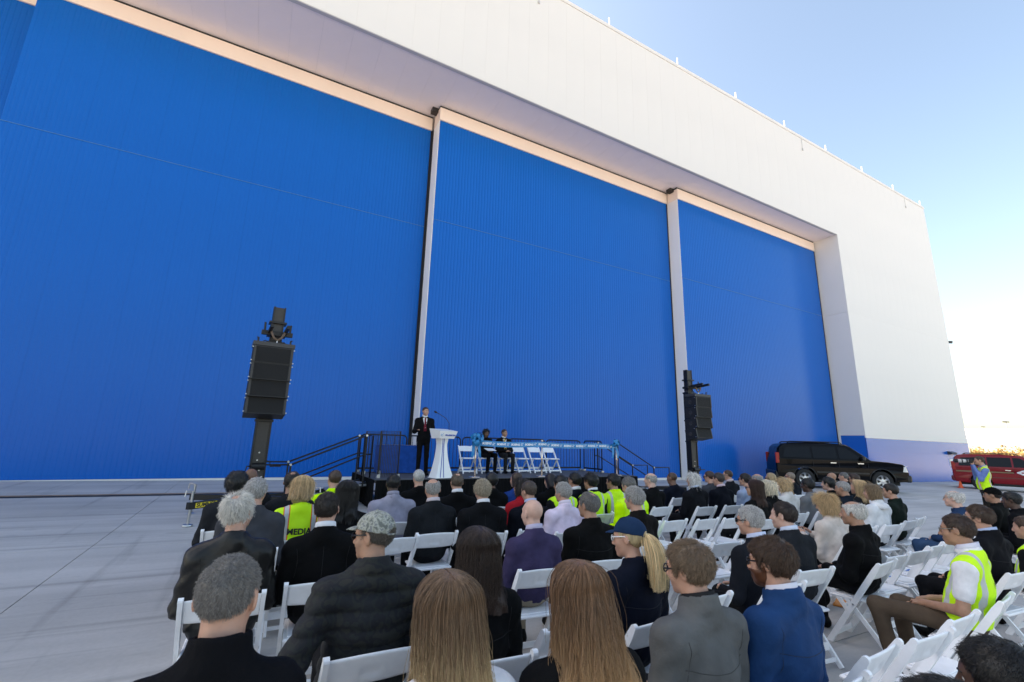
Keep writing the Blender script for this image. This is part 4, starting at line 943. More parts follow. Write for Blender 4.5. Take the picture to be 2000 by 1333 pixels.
PEOPLE = []
def person(label, x, y, z, H, rz=0.0, hyaw=0.0, hpitch=0.0, hroll=0.0, skin='fair', fem=0, w=1.0, fat=0.0, top='suit', topc=(.02, .02, .022), topname=None, rough=.88, trousers=(.02, .02, .024), hair='short', hairc=(.05, .03, .02), hairname='brown', tip=None, ht=.010,
           arms='lap', pose='sit', res=1, lean=0.0, collar=None, glasses=None, cap=None, beard=None, vest=None, vest_text=None, tie=None, scarf=None, legs=None, headscale=.965, group='people seated on the folding chairs', orange=False, collar_h=None, strandlen=None, hairlen=.40, wavy=.006, shoec=(.012, .011, .011), bare=False, hood=None):
    rng = np.random.default_rng(abs(hash(label)) % 100000 if False else sum(map(ord, label))); seed = int(rng.integers(0, 50))
    root = thing('person', label, 'person', (x, y, z), rz, group)
    J = dict(SIT if pose == 'sit' else STAND); J.update(legs or {})
    hc, hf = {0: (.022, .0062), 1: (.034, .011), 2: (.045, .017)}[res]; cl = {0: .0118, 1: .0195, 2: .027}[res]
    hd = np.array((0, -.035+lean*.30, H)) if pose == 'sit' else np.array((0, .02+lean*.3, H))
    nb = np.array((0, hd[1]-.045, H-.155)); pel = np.array(J['pelvis'])
    ch = np.array((0, nb[1]+.002-lean*.08, H-.385)); be = (pel*.55+ch*.45)+np.array((0, .015, 0))
    SW = .176*w
    sh = {s: np.array((s*SW, nb[1]-.002, H-.258)) for s in (-1, 1)}
    L = {}
    base = H-.262
    A = dict(camera=((.21*w, ch[1]+.12, base-.24), (.055, ch[1]+.19, base+.14)), lap=((.235*w, ch[1]+.03, base-.285), (.10, ch[1]+.30, max(base-.34, J['pelvis'][2]+.09))), folded=((.245*w, ch[1]+.03, base-.27), (-.04, ch[1]+.22, base-.25)), phone=((.215*w, ch[1]+.06, base-.27), (.10, ch[1]+.31, base-.12)),
             down=((.225*w, ch[1]-.02, base-.29), (.235*w, ch[1]+.02, base-.53)), hang=((.31*w, ch[1]-.07, base-.255), (.285*w, ch[1]-.03, base-.49)), desk=((.245*w, ch[1]+.02, base-.28), (.20, ch[1]+.25, base-.24)), clasp=((.23*w, ch[1]+.06, base-.275), (.03, ch[1]+.33, base-.27)))
    sides = {}
    for s in (-1, 1):
        a = arms if isinstance(arms, str) else arms[0 if s < 0 else 1]
        e, wr = A[a]; e = np.array((s*e[0], e[1], e[2])); wr = np.array((s*wr[0], wr[1], wr[2]))
        sides[s] = (e, wr, a)
    M = rotm(R(hyaw), R(hpitch), R(hroll))
    def hq(P): return ((P-hd.astype(F32))@M)/headscale
    leg = {}
    for s in (-1, 1): leg[s] = [np.array((s*v[0], v[1], v[2])) for v in (J['hip'], J['knee'], J['ankle'], J['toe'])] if not isinstance(J['knee'], dict) else [np.array((s*J['hip'][0], J['hip'][1], J['hip'][2]))]+[np.array(J[q][s]) for q in ('knee', 'ankle', 'toe')]
    # --- body (skin), slim where clothes cover it
    bp = [('c', nb+np.array((0, .035, .13)), nb+np.array((0, -.01, -.01)), .056-.010*fem, .062-.012*fem, .03), ('e', ch, (.13*w, .08, .15), None, .05), ('e', be, (.11*w, .08, .14), None, .05), ('e', pel, (.13*w, .09, .09), None, .05), ('c', nb+np.array((0, -.01, -.02)), ch, .06, .09, .05)]
    hands = []; legp = []
    for s in (-1, 1):
        e, wr, a = sides[s]; ra = .042 if bare else .034
        bp += [('c', sh[s], e, .045, ra, .03), ('c', e, wr, ra, .025, .02)]
        f = wr-e; f = f/np.linalg.norm(f)
        if a in ('lap', 'folded', 'clasp'): f = f+np.array((-s*.25, .25, -.15)); n_ = (0, .3, 1)
        elif a == 'camera' or a == 'phone': f = f+np.array((-s*.2, .2, .4)); n_ = (s*.6, -.4, .6)
        elif a == 'desk': n_ = (0, 0, 1)
        else: n_ = (s*1., -.2, 0)
        hands.append((hand_prims(wr, f, n_, -s if a in ('lap', 'desk', 'folded', 'clasp') else s, .55 if a != 'desk' else .3), wr+f/np.linalg.norm(f)*.09, .125))
        h_, k_, an, to = leg[s]
        legp += [('c', h_, k_, .062, .045, .03), ('c', k_, an, .042, .03, .02), ('c', an+np.array((0, -.02, -.05)), to, .03, .025, .02)]
    def body(P):
        d = run(P, bp); d = smin(d, bounded(P, legp, (0, (J['hip'][1]+leg[1][3][1])/2, J['pelvis'][2]*.5), .62 if pose == 'stand' else .56), .03)
        for hp, c_, r_ in hands: d = smin(d, bounded(P, hp, c_, r_), .012)
        q = hq(P); near = (np.abs(q).max(1) < .22); e = np.full(len(P), 1., F32)
        if near.any(): e[near] = head_sdf(q[near], fem, res == 0)*headscale
        if (~near).any(): e[~near] = np.sqrt((q[~near]**2).sum(1))-.12
        return smin(d, e, .02)
    zmax = H+.14; ext = .34*w+.05; ymin = min(-.28, sides[-1][1][1]-.1, ch[1]-.2); ymax = max(leg[1][3][1], leg[-1][3][1], sides[1][1][1]+.2, sides[-1][1][1]+.2)+.08
    hands_fine = any(sides[s][2] in ('hang', 'phone', 'camera', 'clasp', 'desk') for s in (-1, 1)) and res < 2
    ex = .13*headscale+.012
    if hands_fine and res == 0: xs = axis([(-ext-.1, -.36, hc), (-.36, .36, hf*1.15), (.36, ext+.1, hc)])
    elif res == 0: xs = axis([(-ext, -.115, hc*.8), (-.115, .115, hf), (.115, ext, hc*.8)])
    else: xs = axis([(-ext-.08, -ex, hc*.75), (-ex, ex, hf), (ex, ext+.08, hc*.75)])
    y0, y1 = hd[1]-.125, hd[1]+.13
    ys = axis([(ymin, y0, hc), (y0, y1, hf), (y1, ymax, hc*.8)]); zs = axis([(-.01, H-.15, hc*(1.25 if not hands_fine else .8)), (H-.15, zmax, hf)])
    bo = obj('body', sdf_mesh(body, xs, ys, zs, 'body'), skin_mat(skin), root)
    # --- trousers, shoes
    tp = [('e', pel+np.array((0, -.005, 0)), (.165*w+fat*.5, .125+fat*.5, .115), None, .05)]
    for s in (-1, 1):
        h_, k_, an, to = leg[s]; tp += [('c', h_, k_, .083*math.sqrt(w), .064, .05), ('c', k_, an+np.array((0, 0, .0)), .063, .054, .03)]
    def trou(P):
        d = run(P, tp); d = d+vnoise(P, 26, seed)*.004
        return smax(d, .075-P[:, 2], .008)
    ztop = J['pelvis'][2]+.15
    obj('trousers', sdf_mesh(trou, axis([(-.3*w, .3*w, cl*1.6)]), axis([(ymin, ymax, cl*1.6)]), axis([(.05, ztop, cl*1.6)]), 'trousers'), trousers if not isinstance(trousers, tuple) else cloth('trousers_%s' % str(trousers), trousers), root)
    for s in (-1, 1):
        h_, k_, an, to = leg[s]
        def shoe(P):
            d = d_cone(P, an+np.array((0, -.03, -.055)), to, .045, .040); d = smin(d, d_cone(P, an+np.array((0, -.015, -.06)), an+np.array((0, -.01, .01)), .048, .044), .03); return smax(d, .004-P[:, 2], .004)
        c0 = np.minimum(an, to)-.1; c1 = np.maximum(an, to)+.1
        me = sdf_mesh(shoe, axis([(c0[0], c1[0], cl*1.35)]), axis([(c0[1], c1[1], cl*1.35)]), axis([(0.0, c1[2], cl*1.35)]), 'shoe')
        if me: obj('shoe', me, cloth('shoe_%s' % str(shoec), shoec, .5), root)
    # --- upper garment
    g = {'suit': .012, 'leather': .016, 'puffer': .018, 'sweater': .011, 'shirt': .006, 'jacket': .014, 'polo': .006}.get(top, .012)
    tg = [('e', ch, (.160*w+fat*.3, .112+fat*.5, .165), None, .05), ('e', be+np.array((0, fat*.6, 0)), (.148*w+fat, .112+fat, .17), None, .06), ('e', pel+np.array((0, -.005, .02)), (.168*w+fat*.6, .125+fat*.6, .10), None, .06),
          ('c', sh[-1], sh[1], .062, .062, .05), ('c', nb+np.array((0, -.02, -.015)), sh[1]+np.array((-.01, 0, .012)), .058, .052, .04), ('c', nb+np.array((0, -.02, -.015)), sh[-1]+np.array((.01, 0, .012)), .058, .052, .04)]
    ag = []
    for s in (-1, 1):
        e, wr, a = sides[s]; fl = .055; 
        if top in ('polo',): m_ = sh[s]*.38+e*.62; ag += [('c', sh[s], m_, .062, .060, .045)]
        else: ag += [('c', sh[s], e, .060, .050, .045), ('c', e, wr-(wr-e)*.04, .050, .036, .03)]
    nbc = nb+np.array((0, .012, .014))
    hemz = J['pelvis'][2]-(.07 if pose == 'sit' else .16)
    cmat = topname if not isinstance(topname, (str, type(None))) else cloth(topname or 'top_%s_%.2f' % (str(topc), rough), topc, rough)
    def garment(P, grow=0.0, armson=True):
        d = run(P, tg, None, g+grow)
        if armson: d = run(P, ag, d, g*.8+grow)
        if top == 'puffer':
            d = d-.017*np.abs(np.sin((P[:, 2]+.10*np.abs(P[:, 0])*0)*math.pi/.078+.25*np.sin(P[:, 0]*9)))**.55+.009+vnoise(P, 40, seed)*.0035
        else:
            a_ = {'suit': .0050, 'leather': .0085, 'jacket': .0080, 'sweater': .0062, 'shirt': .0075}.get(top, .005)
            low = np.clip((H-.34-P[:, 2])/.25, .25, 1.3)
            wv_ = vnoise(P, 9, seed+2)*2.2; fold = np.abs(np.sin(P[:, 2]*38+np.abs(P[:, 0])*34+wv_))**1.6-.4; fold2 = np.abs(np.sin(P[:, 0]*26-P[:, 2]*22+wv_*1.4+seed))**2-.35
            d = d+vnoise(P, 17, seed)*a_*.8+fold*a_*.85*low+fold2*a_*.55+vnoise(P, 55, seed+5)*a_*.25
        return d
    def garm(P):
        d = garment(P)
        if top in ('suit', 'jacket', 'leather', 'puffer', 'shirt', 'polo', 'sweater'):
            # standing collar round the neck
            q = P-nbc.astype(F32); ch_ = collar_h or {'puffer': .050, 'jacket': .036, 'leather': .030}.get(top, .022); rr = {'puffer': .080, 'jacket': .078}.get(top, .070)-.008*fem
            zt = q[:, 2]+.25*q[:, 1]
            rad = np.sqrt((q[:, 0]*1.0)**2+(q[:, 1]*.92+.012)**2)
            ring = np.maximum(np.abs(rad-rr+.10*zt)-.008, np.abs(zt-ch_*.25)-ch_*.70)
            d = smin(d, ring, .022)
        d = smax(d, -d_cone(P, nb+np.array((0, -.005, -.02)), nb+np.array((0, .035, .13)), .061-.012*fem, .056-.010*fem), .004)
        if top in ('suit', 'shirt', 'polo') and tie is not None: pass
        return smax(d, hemz-P[:, 2], .01)
    gx = axis([(-ext-.12, ext+.12, cl)]); gy = axis([(min(ymin, -.3)-.06, ymax if a in ('phone',) else max(sides[1][1][1], sides[-1][1][1])+.12, cl)]); gzs = axis([(hemz-.03, H-.02, cl)])
    nm = {'suit': 'suit_jacket', 'leather': 'leather_jacket', 'puffer': 'puffer_jacket', 'jacket': 'jacket', 'sweater': 'sweater', 'shirt': 'shirt', 'polo': 'polo_shirt'}[top]
    gar = obj(nm, sdf_mesh(garm, gx, gy, gzs, nm), cmat, root)
    if res == 0 and top in ('suit', 'jacket', 'leather'):
        sm_m = mat('seam_%s' % cmat.name, tuple(c*.35 for c in topc) if top != 'leather' else (.006, .006, .006), .8)
        def seam(nm_, X, Z):
            X = np.asarray(X, float); Z = np.asarray(Z, float); lo = np.full(len(X), -.55); hi_ = np.full(len(X), ch[1])
            for _ in range(18):
                mid = (lo+hi_)/2; ins = garm(np.stack([X, mid, Z], 1).astype(F32)) < 0; hi_ = np.where(ins, mid, hi_); lo = np.where(ins, lo, mid)
            obj(nm_, MB().tube(np.stack([X, lo, Z], 1), .0016, 5).mesh(nm_, True), sm_m, gar)
        if top == 'suit': seam('back_seam', np.zeros(24), np.linspace(H-.21, J['pelvis'][2]+.02, 24))
        else: seam('yoke_seam', np.linspace(-.17*w, .17*w, 24), H-.345-.02*np.cos(np.linspace(-1.5, 1.5, 24)))
        for s in (-1, 1): seam('armhole_seam', s*(SW*.93-.012*np.sin(np.linspace(0, 3.1, 14))), np.linspace(H-.235, H-.43, 14))
    # --- shirt collar and tie
    if collar is not None:
        rr = .064-.007*fem
        m = MB(); n = 28; v = []
        for k in range(n):
            a_ = 2*math.pi*k/n; cx_, cy_ = rr*math.sin(a_), rr*math.cos(a_)*1.05
            top_z = .030-.022*math.cos(a_)+.0; 
            v += [(cx_*1.02, cy_-.008, top_z+.022), (cx_*1.13, cy_*1.10-.008, top_z-.028)]
        m.add([np.array(p)+nbc+np.array((0, -.004, .004)) for p in v], [(2*k, 2*k+1, (2*k+3) % (2*n), (2*k+2) % (2*n)) for k in range(n)])
        mm = m.mesh('shirt_collar', True, False); o = obj('shirt_collar', mm, cloth('collar_%s' % str(collar), collar, .8, .1, .04), root)
        sm = o.modifiers.new('thickness', 'SOLIDIFY'); sm.thickness = .004
    def front_y(xq, zq, grow):
        P = np.zeros((200, 3), F32); P[:, 0] = xq; P[:, 2] = zq; P[:, 1] = np.linspace(.45, -.3, 200); d = garment(P, grow, False); i = np.argmax(d < 0); return P[i, 1]
    if tie is not None:
        m = MB(); v = []
        for u in np.linspace(0, 1, 10):
            zq = nbc[2]-.03-u*.36; wd = .016+.022*u; v += [(-wd, front_y(-wd, zq, .006), zq), (wd, front_y(wd, zq, .006), zq)]
        m.add(v, [(2*k, 2*k+1, 2*k+3, 2*k+2) for k in range(9)]); o = obj('tie', m.mesh('tie', True, False), cloth('tie_%s' % str(tie), tie, .5, .1), root); o.modifiers.new('thickness', 'SOLIDIFY').thickness = .004
        m = MB(); v = []
        for u in np.linspace(0, 1, 10):
            zq = nbc[2]-.005-u*.30; wd = .062*(1-u)+.008; v += [(-wd, front_y(-wd, zq, .003), zq), (0, front_y(0, zq, .003), zq), (wd, front_y(wd, zq, .003), zq)]
        m.add(v, [(3*k+i, 3*k+1+i, 3*k+4+i, 3*k+3+i) for k in range(9) for i in (0, 1)]); o = obj('shirt_front', m.mesh('shirt_front', True, False), cloth('shirtfront_%s' % str(collar), collar or (.7, .7, .72), .8, .1, .04), root); o.modifiers.new('thickness', 'SOLIDIFY').thickness = .003
    if hood is not None:
        def hoodf(P):
            q = P-(nbc+np.array((0, -.045, -.005))).astype(F32); rad = np.sqrt(q[:, 0]**2+(q[:, 1]*1.05)**2); e = np.sqrt((rad-.098)**2+(q[:, 2]-.35*np.clip(-q[:, 1], -.1, .1)*-1+.02)**2*.6)-.026
            e = smin(e, d_ell(P, nbc+np.array((0, -.105, -.035)), (.075, .018, .030)), .05)
            return smax(e, -(np.sqrt(q[:, 0]**2+(q[:, 1]-.03)**2)-.066), .01)+vnoise(P, 40, seed)*.004
        obj('hood', sdf_mesh(hoodf, axis([(-.2, .2, cl)]), axis([(nb[1]-.3, nb[1]+.16, cl)]), axis([(nb[2]-.2, nb[2]+.14, cl)]), 'hood'), cloth('hood_%s' % str(hood), hood), root)
    # --- high-visibility vest
    if vest is not None:
        def vst(P):
            d = garment(P, .012, False)
            for s in (-1, 1): d = smax(d, -d_ell(P, sh[s]+np.array((s*.075, 0, -.06)), (.060, .16, .135)), .012)
            d = smax(d, -d_cone(P, nb+np.array((0, .02, -.02)), nb+np.array((0, .06, .2)), .085, .12), .008)
            return smax(d, J['pelvis'][2]-.02-P[:, 2], .01)
        vo = obj('safety_vest', sdf_mesh(vst, gx, gy, gzs, 'safety_vest'), vest_mat(vest, orange, SW), root)
        if vest_text:
            for row, (tx, size) in enumerate(vest_text):
                me = text_mesh(tx, size, bold=size*.035)
                co = np.empty(len(me.vertices)*3, F32); me.vertices.foreach_get('co', co); co = co.reshape(-1, 3)
                zc_ = H-.36-(.0 if len(vest_text) == 1 else row*.055)
                Z = zc_+co[:, 1]; X = co[:, 0]; Y = np.empty(len(X)); lo = np.full(len(X), -.5); hi_ = np.full(len(X), ch[1], float)
                for _ in range(22):
                    mid = (lo+hi_)/2; dd = vst(np.stack([X, mid, Z], 1).astype(F32)); ins = dd < 0; hi_ = np.where(ins, mid, hi_); lo = np.where(ins, lo, mid)
                co = np.stack([X, lo-(.005 if res == 0 else .012), Z], 1); me.vertices.foreach_set('co', co.astype(F32).ravel()); me.update(); obj('lettering', me, M_RUBBER, vo)
    # --- hair
    hm = hair_mat(hairname, hairc, tip, H-.24, H+.05)
    if hair != 'bald' and hair is not None:
        t_ = ht; low = .40 if hair == 'long' else .2
        def hr(P): return hair_sdf(hq(P), hair, t_, seed)*headscale
        if hair == 'long':
            def hr(P): return smax(hair_sdf(hq(P), hair, t_, seed), -garment(P, -.012), .01)
        o = obj('hair', sdf_mesh(hr, axis([(-.2, .2, hf)]), axis([(hd[1]-.25, hd[1]+.2, hf)]), axis([(H-low, H+.16, hf*(1 if hair != 'long' else 1.3))]), 'hair'), hm, root)
        if res < 2 and hair not in ('long', 'pony'):
            n = 9000 if res == 0 else 1300
            p, nn = mesh_samples(o.data, n, rng); ql = (p-hd)@M
            crown = np.array((.015, -.075, .10)); fl = ql-crown; fl = fl@M.T; fl[:, 2] -= .16 if hair == 'bob' else .02; fl -= nn*(fl*nn).sum(1)[:, None]; fl /= np.linalg.norm(fl, axis=1)[:, None]+1e-6
            cl_i = rng.integers(0, 260, n); jit = rng.normal(0, .22, (260, 3))[(np.floor(ql[:, 0]*60)*7+np.floor(ql[:, 1]*60)*31+np.floor(ql[:, 2]*60)*113).astype(int) % 260]
            dr = nn*.16+fl+jit+rng.normal(0, .10, (n, 3)); dr /= np.linalg.norm(dr, axis=1)[:, None]
            Ls = rng.uniform(.6, 1.1, n)*(strandlen or {'bob': .085}.get(hair, min(.004+ht*1.3, .03))); lift = (.05+.35*(ht < .006))*(.3 if strandlen else 1)
            pts = np.stack([p-nn*.003, p+dr*Ls[:, None]*.5+nn*Ls[:, None]*lift, p+dr*Ls[:, None]+nn*Ls[:, None]*lift*.4], 1)
            strands_obj('strands', pts, .00052 if res == 0 else .0011, hm, o)
        if hair == 'pony':
            # tied tail
            bpt = np.array((0, -.115, .03)); n = 500 if res else 1500; k = 12; u = np.linspace(0, 1, k)
            off = rng.normal(0, 1, (n, 2)); ln = rng.uniform(.24, .33, n)
            pts = np.zeros((n, k, 3))
            for i, uu in enumerate(u):
                sp = .006+.026*math.sin(min(uu*2.2, 1.57))*(1-.35*uu)
                pts[:, i, 0] = bpt[0]+off[:, 0]*sp+.012*np.sin(uu*5+off[:, 1])*uu; pts[:, i, 1] = bpt[1]-.045*math.sin(uu*2.2)+off[:, 1]*sp*.8-.01*uu; pts[:, i, 2] = bpt[2]+.02*math.sin(uu*3)-ln*uu**1.25
            pts = pts@M.T+hd; strands_obj('ponytail', pts, .0013, hm, o)
        if hair == 'long' and res < 2:
            n = 10000 if res == 0 else 1500; k = 16; pts = np.zeros((n, k, 3)); u = np.linspace(0, 1, k)
            side = rng.choice([-1, 1], n); az = rng.uniform(-.05, 1.60, n); part = rng.uniform(-.06, .07, n); LL = (1.08-.42*rng.random(n)**2)*hairlen; rr = 1+rng.uniform(.0, .06, n)
            nc = 70; ci = ((az+.05)/1.66*nc/2).astype(int)*2+(side > 0); cph = rng.uniform(0, 6.28, nc+4)[ci]; cam_ = rng.normal(0, 1, nc+4)[ci]; cl2 = rng.uniform(.88, 1.08, nc+4)[ci]; lat = rng.normal(0, 1, n); TH = 1.42
            for i, uu in enumerate(u):
                Lc = LL*cl2; th = np.minimum(uu*Lc/.112, TH); fall = np.maximum(uu*Lc-TH*.112, 0)
                dirx = np.cos(az)*side; diry = -np.sin(az); f01 = np.clip(fall/.3, 0, 1)
                sn = np.sin(th)
                px_ = .004*side*np.cos(th)+dirx*.090*sn*rr+lat*.010*sn+cam_*(.004+wavy*.5)*f01; py_ = part*(np.cos(th)*.85+.15)-.018+diry*.108*sn*rr-.030*f01*np.sin(az)
                pz_ = .031+.103*np.cos(th)*rr*np.sqrt(np.maximum(1-(part/.11)**2*.35, .1))-fall*.985
                wave = wavy*(.5*np.sin(uu*7+cph)+.5*np.sin(uu*13+cph*1.7+lat*.4))*f01
                fly = np.where(np.arange(n) < n*.06, .030, np.where(np.arange(n) < n*.3, .011, .0035))*np.clip(uu*1.6-.25, 0, 1); wave = wave+fly*(np.sin(lat*40+uu*6)*.6+np.sin(lat*91+uu*11)*.4)
                pts[:, i, 0] = px_+wave+np.sign(px_)*.012*f01; pts[:, i, 1] = py_+wave*.5; pts[:, i, 2] = pz_
            pts = pts@M.T+hd
            # keep strands outside the garment
            flat = pts.reshape(-1, 3).astype(F32); dd = garment(flat)
            push = np.clip(.012-dd, 0, .12); flat[:, 1] -= push*np.where(flat[:, 1] < nb[1]+.02, 1.2, -1.2); pts = flat.reshape(n, k, 3)
            strands_obj('strands', pts, .00085 if res == 0 else .0013, hm, o)
    if beard is not None:
        def bd(P):
            q = hq(P); d = head_sdf(q, fem, False)-.006
            d = smax(d, q[:, 2]+.030-np.clip((.03-q[:, 1])*1.2, 0, .05), .008); d = smax(d, -.03+.0*q[:, 0]-q[:, 1]+.03, .01)
            d = smax(d, -d_ell(q, (0, .115, -.064), (.019, .025, .008)), .004); d = smax(d, q[:, 2]+.042-.5*np.abs(q[:, 0])-np.clip((.03-q[:, 1])*1.4, 0, .06), .006)
            return d+vnoise(q, 90, seed)*.0015
        me = sdf_mesh(bd, axis([(-.12, .12, hf)]), axis([(hd[1]-.15, hd[1]+.17, hf)]), axis([(H-.16, H+.05, hf)]), 'beard')
        if me: obj('beard', me, hair_mat('beard_'+hairname, beard), root)
    HM = Matrix([list(M[i])+[float(hd[i])] for i in range(3)]+[[0, 0, 0, 1]])
    def hpart(name, mb, m, smooth=True, parent=root):
        me = mb.mesh(name, smooth); me.transform(Matrix.Scale(headscale, 4)); me.transform(HM); return obj(name, me, m, parent)
    # eyes and brows
    if res < 2:
        for s in (-1, 1):
            e = MB(); e.lathe([(.0115*math.sin(a_), .0115*math.cos(a_)) for a_ in np.linspace(0, math.pi, 8)], n=12); e.xf(lambda p: p+np.array((s*.031, .0775, .007))); eo = hpart('eye', e, mat('eye_white', (.6, .56, .52), .2))
            i_ = MB(); i_.lathe([(0, .0118), (.005, .0108), (.0055, .0100)], n=10); i_.xf(lambda p: np.array((p[0], p[2], p[1]))+np.array((s*.031, .0775, .007))); hpart('iris', i_, mat('iris_dark', (.03, .02, .015), .15), True, eo)
            b_ = MB().tube([(s*.014, .0945, .026), (s*.032, .093, .031), (s*.048, .083, .027)], [.003, .004, .002], 6); hpart('eyebrow', b_, hair_mat('brow_'+hairname, tuple(c*.6 for c in hairc)))
    if glasses:
        gm = {'dark': mat('frame_black', (.01, .01, .011), .3), 'wire': mat('frame_wire', (.35, .33, .30), .3, metal=.9), 'white': mat('frame_white', (.75, .75, .76), .4)}.get(glasses if glasses != 'sun' else 'dark')
        th = .0022 if glasses == 'wire' else .0035
        if res == 2: th *= 1.8
        f = MB()
        for s in (-1, 1):
            f.tube([(s*.033+.024*math.cos(a_), .104-.12*(.024*math.cos(a_)*s+.0)**1*1.0, .004+.018*math.sin(a_)) for a_ in np.linspace(0, 6.28, 15)[:-1]], th, 6, True)
            f.tube([(s*.058, .099, .010), (s*.073, .085, .012), (s*.083, .0, .016), (s*.083, -.018, .004), (s*.080, -.028, -.010)], th*1.1, 6)
        f.tube([(-.010, .1075, .008), (0, .111, .011), (.010, .1075, .008)], th, 6); go = hpart('glasses', f, gm)
        if glasses == 'sun':
            for s in (-1, 1):
                l_ = MB(); l_.add([(s*.033+.024*math.cos(a_), .105-.12*.024*math.cos(a_)*s, .004+.018*math.sin(a_)) for a_ in np.linspace(0, 6.28, 15)[:-1]], [tuple(range(14))]); hpart('lens', l_, mat('sun_lens', (.01, .01, .012), .08, spec=.8), False, go)
    if cap is not None:
        def cp(P):
            q = hq(P); d = np.abs(d_ell(q, (0, -.012, .035), (.088, .108, .097)))-.0045
            zl = np.interp(q[:, 1], [-.14, -.05, .03, .1], [.012, .026, .040, .042]); d = smax(d, zl-q[:, 2], .003)
            if cap.get('strap', True): d = smax(d, -d_ell(q, (0, -.12, .012), (.036, .05, .034)), .004)
            br = d_ell(q, (0, .115, .040), (.070, .078, .0055)); br = np.abs(d_ell(q, (0, .10, -.05), (.085, .115, .10)))-.004; br = smax(br, .034-q[:, 2], .003); br = smax(br, .085-q[:, 1], .004)
            return smin(d, br, .004)
        co_ = obj('cap', sdf_mesh(cp, axis([(-.14, .14, hf*.85)]), axis([(hd[1]-.24, hd[1]+.26, hf*.85)]), axis([(H-.12, H+.2, hf*.85)]), 'cap'), cap['m'], root)
        hpart('button', MB().lathe([(0, .006), (.008, .004), (.009, 0)], n=10).xf(lambda p: p+np.array((0, -.012, .136))), cap['m'], True, co_)
        if cap.get('strap', True): hpart('strap', MB().tube([(-.045, -.108, .018), (0, -.121, .012), (.045, -.108, .018)], .006, 6), cap['m'], True, co_)
    if scarf: pass
    PEOPLE.append((root, label))
    return dict(root=root, head=hd, M=M, sides=sides, H=H)

def vest_mat(col, orange, SW):
    key = 'vest_%s_%s' % (str(col), orange)
    if key in MATS: return MATS[key]
    m, n, l, b = principled(key)
    tc = n.new('ShaderNodeTexCoord'); sx = n.new('ShaderNodeSeparateXYZ'); l.new(tc.outputs['Object'], sx.inputs[0])
    ab = n.new('ShaderNodeMath'); ab.operation = 'ABSOLUTE'; l.new(sx.outputs[0], ab.inputs[0])
    cr = n.new('ShaderNodeValToRGB'); cr.color_ramp.interpolation = 'CONSTANT'; e = cr.color_ramp.elements
    sc_ = n.new('ShaderNodeMath'); sc_.operation = 'MULTIPLY'; sc_.inputs[1].default_value = 4; l.new(ab.outputs[0], sc_.inputs[0]); l.new(sc_.outputs[0], cr.inputs[0])
    C = (*col, 1); O = (.75, .13, .02, 1) if orange else C; Sv = (.50, .51, .52, 1)
    e[0].position = 0; e[0].color = C; e[1].position = .092*4; e[1].color = O
    for p_, c_ in ((.102, Sv), (.140, O), (.150, C)):
        q = e.new(p_*4); q.color = c_
    l.new(cr.outputs[0], b.inputs['Base Color']); b.inputs['Roughness'].default_value = .75
    ns = n.new('ShaderNodeTexNoise'); ns.inputs['Scale'].default_value = 30; l.new(tc.outputs['Object'], ns.inputs[0]); bp = n.new('ShaderNodeBump'); bp.inputs['Strength'].default_value = .35; bp.inputs['Distance'].default_value = .01; l.new(ns.outputs[0], bp.inputs['Height']); l.new(bp.outputs[0], b.inputs['Normal'])
    MATS[key] = m; return m

# ------------------------------------------------------------------ the audience
K = (.010, .010, .011); CH = (.030, .031, .035); NV = (.010, .014, .030); GR = (.085, .085, .09); HV = (.58, .96, .010); WH = (.72, .72, .74); LB = (.38, .47, .66)
H_GREY = dict(hairc=(.38, .36, .34), hairname='grey'); H_WHITE = dict(hairc=(.60, .58, .55), hairname='white'); H_SALT = dict(hairc=(.16, .15, .14), hairname='salt'); H_DK = dict(hairc=(.022, .015, .011), hairname='dark'); H_BLK = dict(hairc=(.010, .009, .009), hairname='black')
H_BR = dict(hairc=(.075, .042, .024), hairname='brown'); H_BL = dict(hairc=(.50, .35, .19), hairname='blond'); H_DB = dict(hairc=(.22, .15, .085), hairname='darkblond'); H_SG = dict(hairc=(.36, .30, .22), hairname='sandgrey')
def camo_mat(name, cols, scale):
    m, n, l, b = principled(name); tc = n.new('ShaderNodeTexCoord'); v = n.new('ShaderNodeTexNoise'); v.inputs['Scale'].default_value = scale; v.inputs['Detail'].default_value = 1.5; l.new(tc.outputs['Object'], v.inputs[0])
    cr = n.new('ShaderNodeValToRGB'); cr.color_ramp.interpolation = 'CONSTANT'; e = cr.color_ramp.elements; e[0].position = 0; e[0].color = (*cols[0], 1); e[1].position = .42; e[1].color = (*cols[1], 1)
    for p_, c_ in zip((.5, .58), cols[2:]): q = e.new(p_); q.color = (*c_, 1)
    l.new(v.outputs[0], cr.inputs[0]); l.new(cr.outputs[0], b.inputs['Base Color']); b.inputs['Roughness'].default_value = .8
    ns = n.new('ShaderNodeTexNoise'); ns.inputs['Scale'].default_value = 60; l.new(tc.outputs['Object'], ns.inputs[0]); bp = n.new('ShaderNodeBump'); bp.inputs['Strength'].default_value = .25; bp.inputs['Distance'].default_value = .01; l.new(ns.outputs[0], bp.inputs['Height']); l.new(bp.outputs[0], b.inputs['Normal'])
    return m
CAMO_CAP = camo_mat('camo_cap', [(.12, .13, .12), (.24, .25, .21), (.33, .34, .30), (.17, .18, .18)], 42)
CAMO_JKT = camo_mat('camo_puffer', [(.0035, .005, .008), (.008, .011, .010), (.0025, .003, .006), (.012, .013, .010)], 14)
LEATHER = mat('leather', (.007, .0066, .0065), .42, var=.15, vscale=9, bump=.35, bscale=30, spec=.35)
A_, B_, C_, D_, E_, F_ = 1.45, 2.35, 3.35, 4.40, 5.30, 6.20
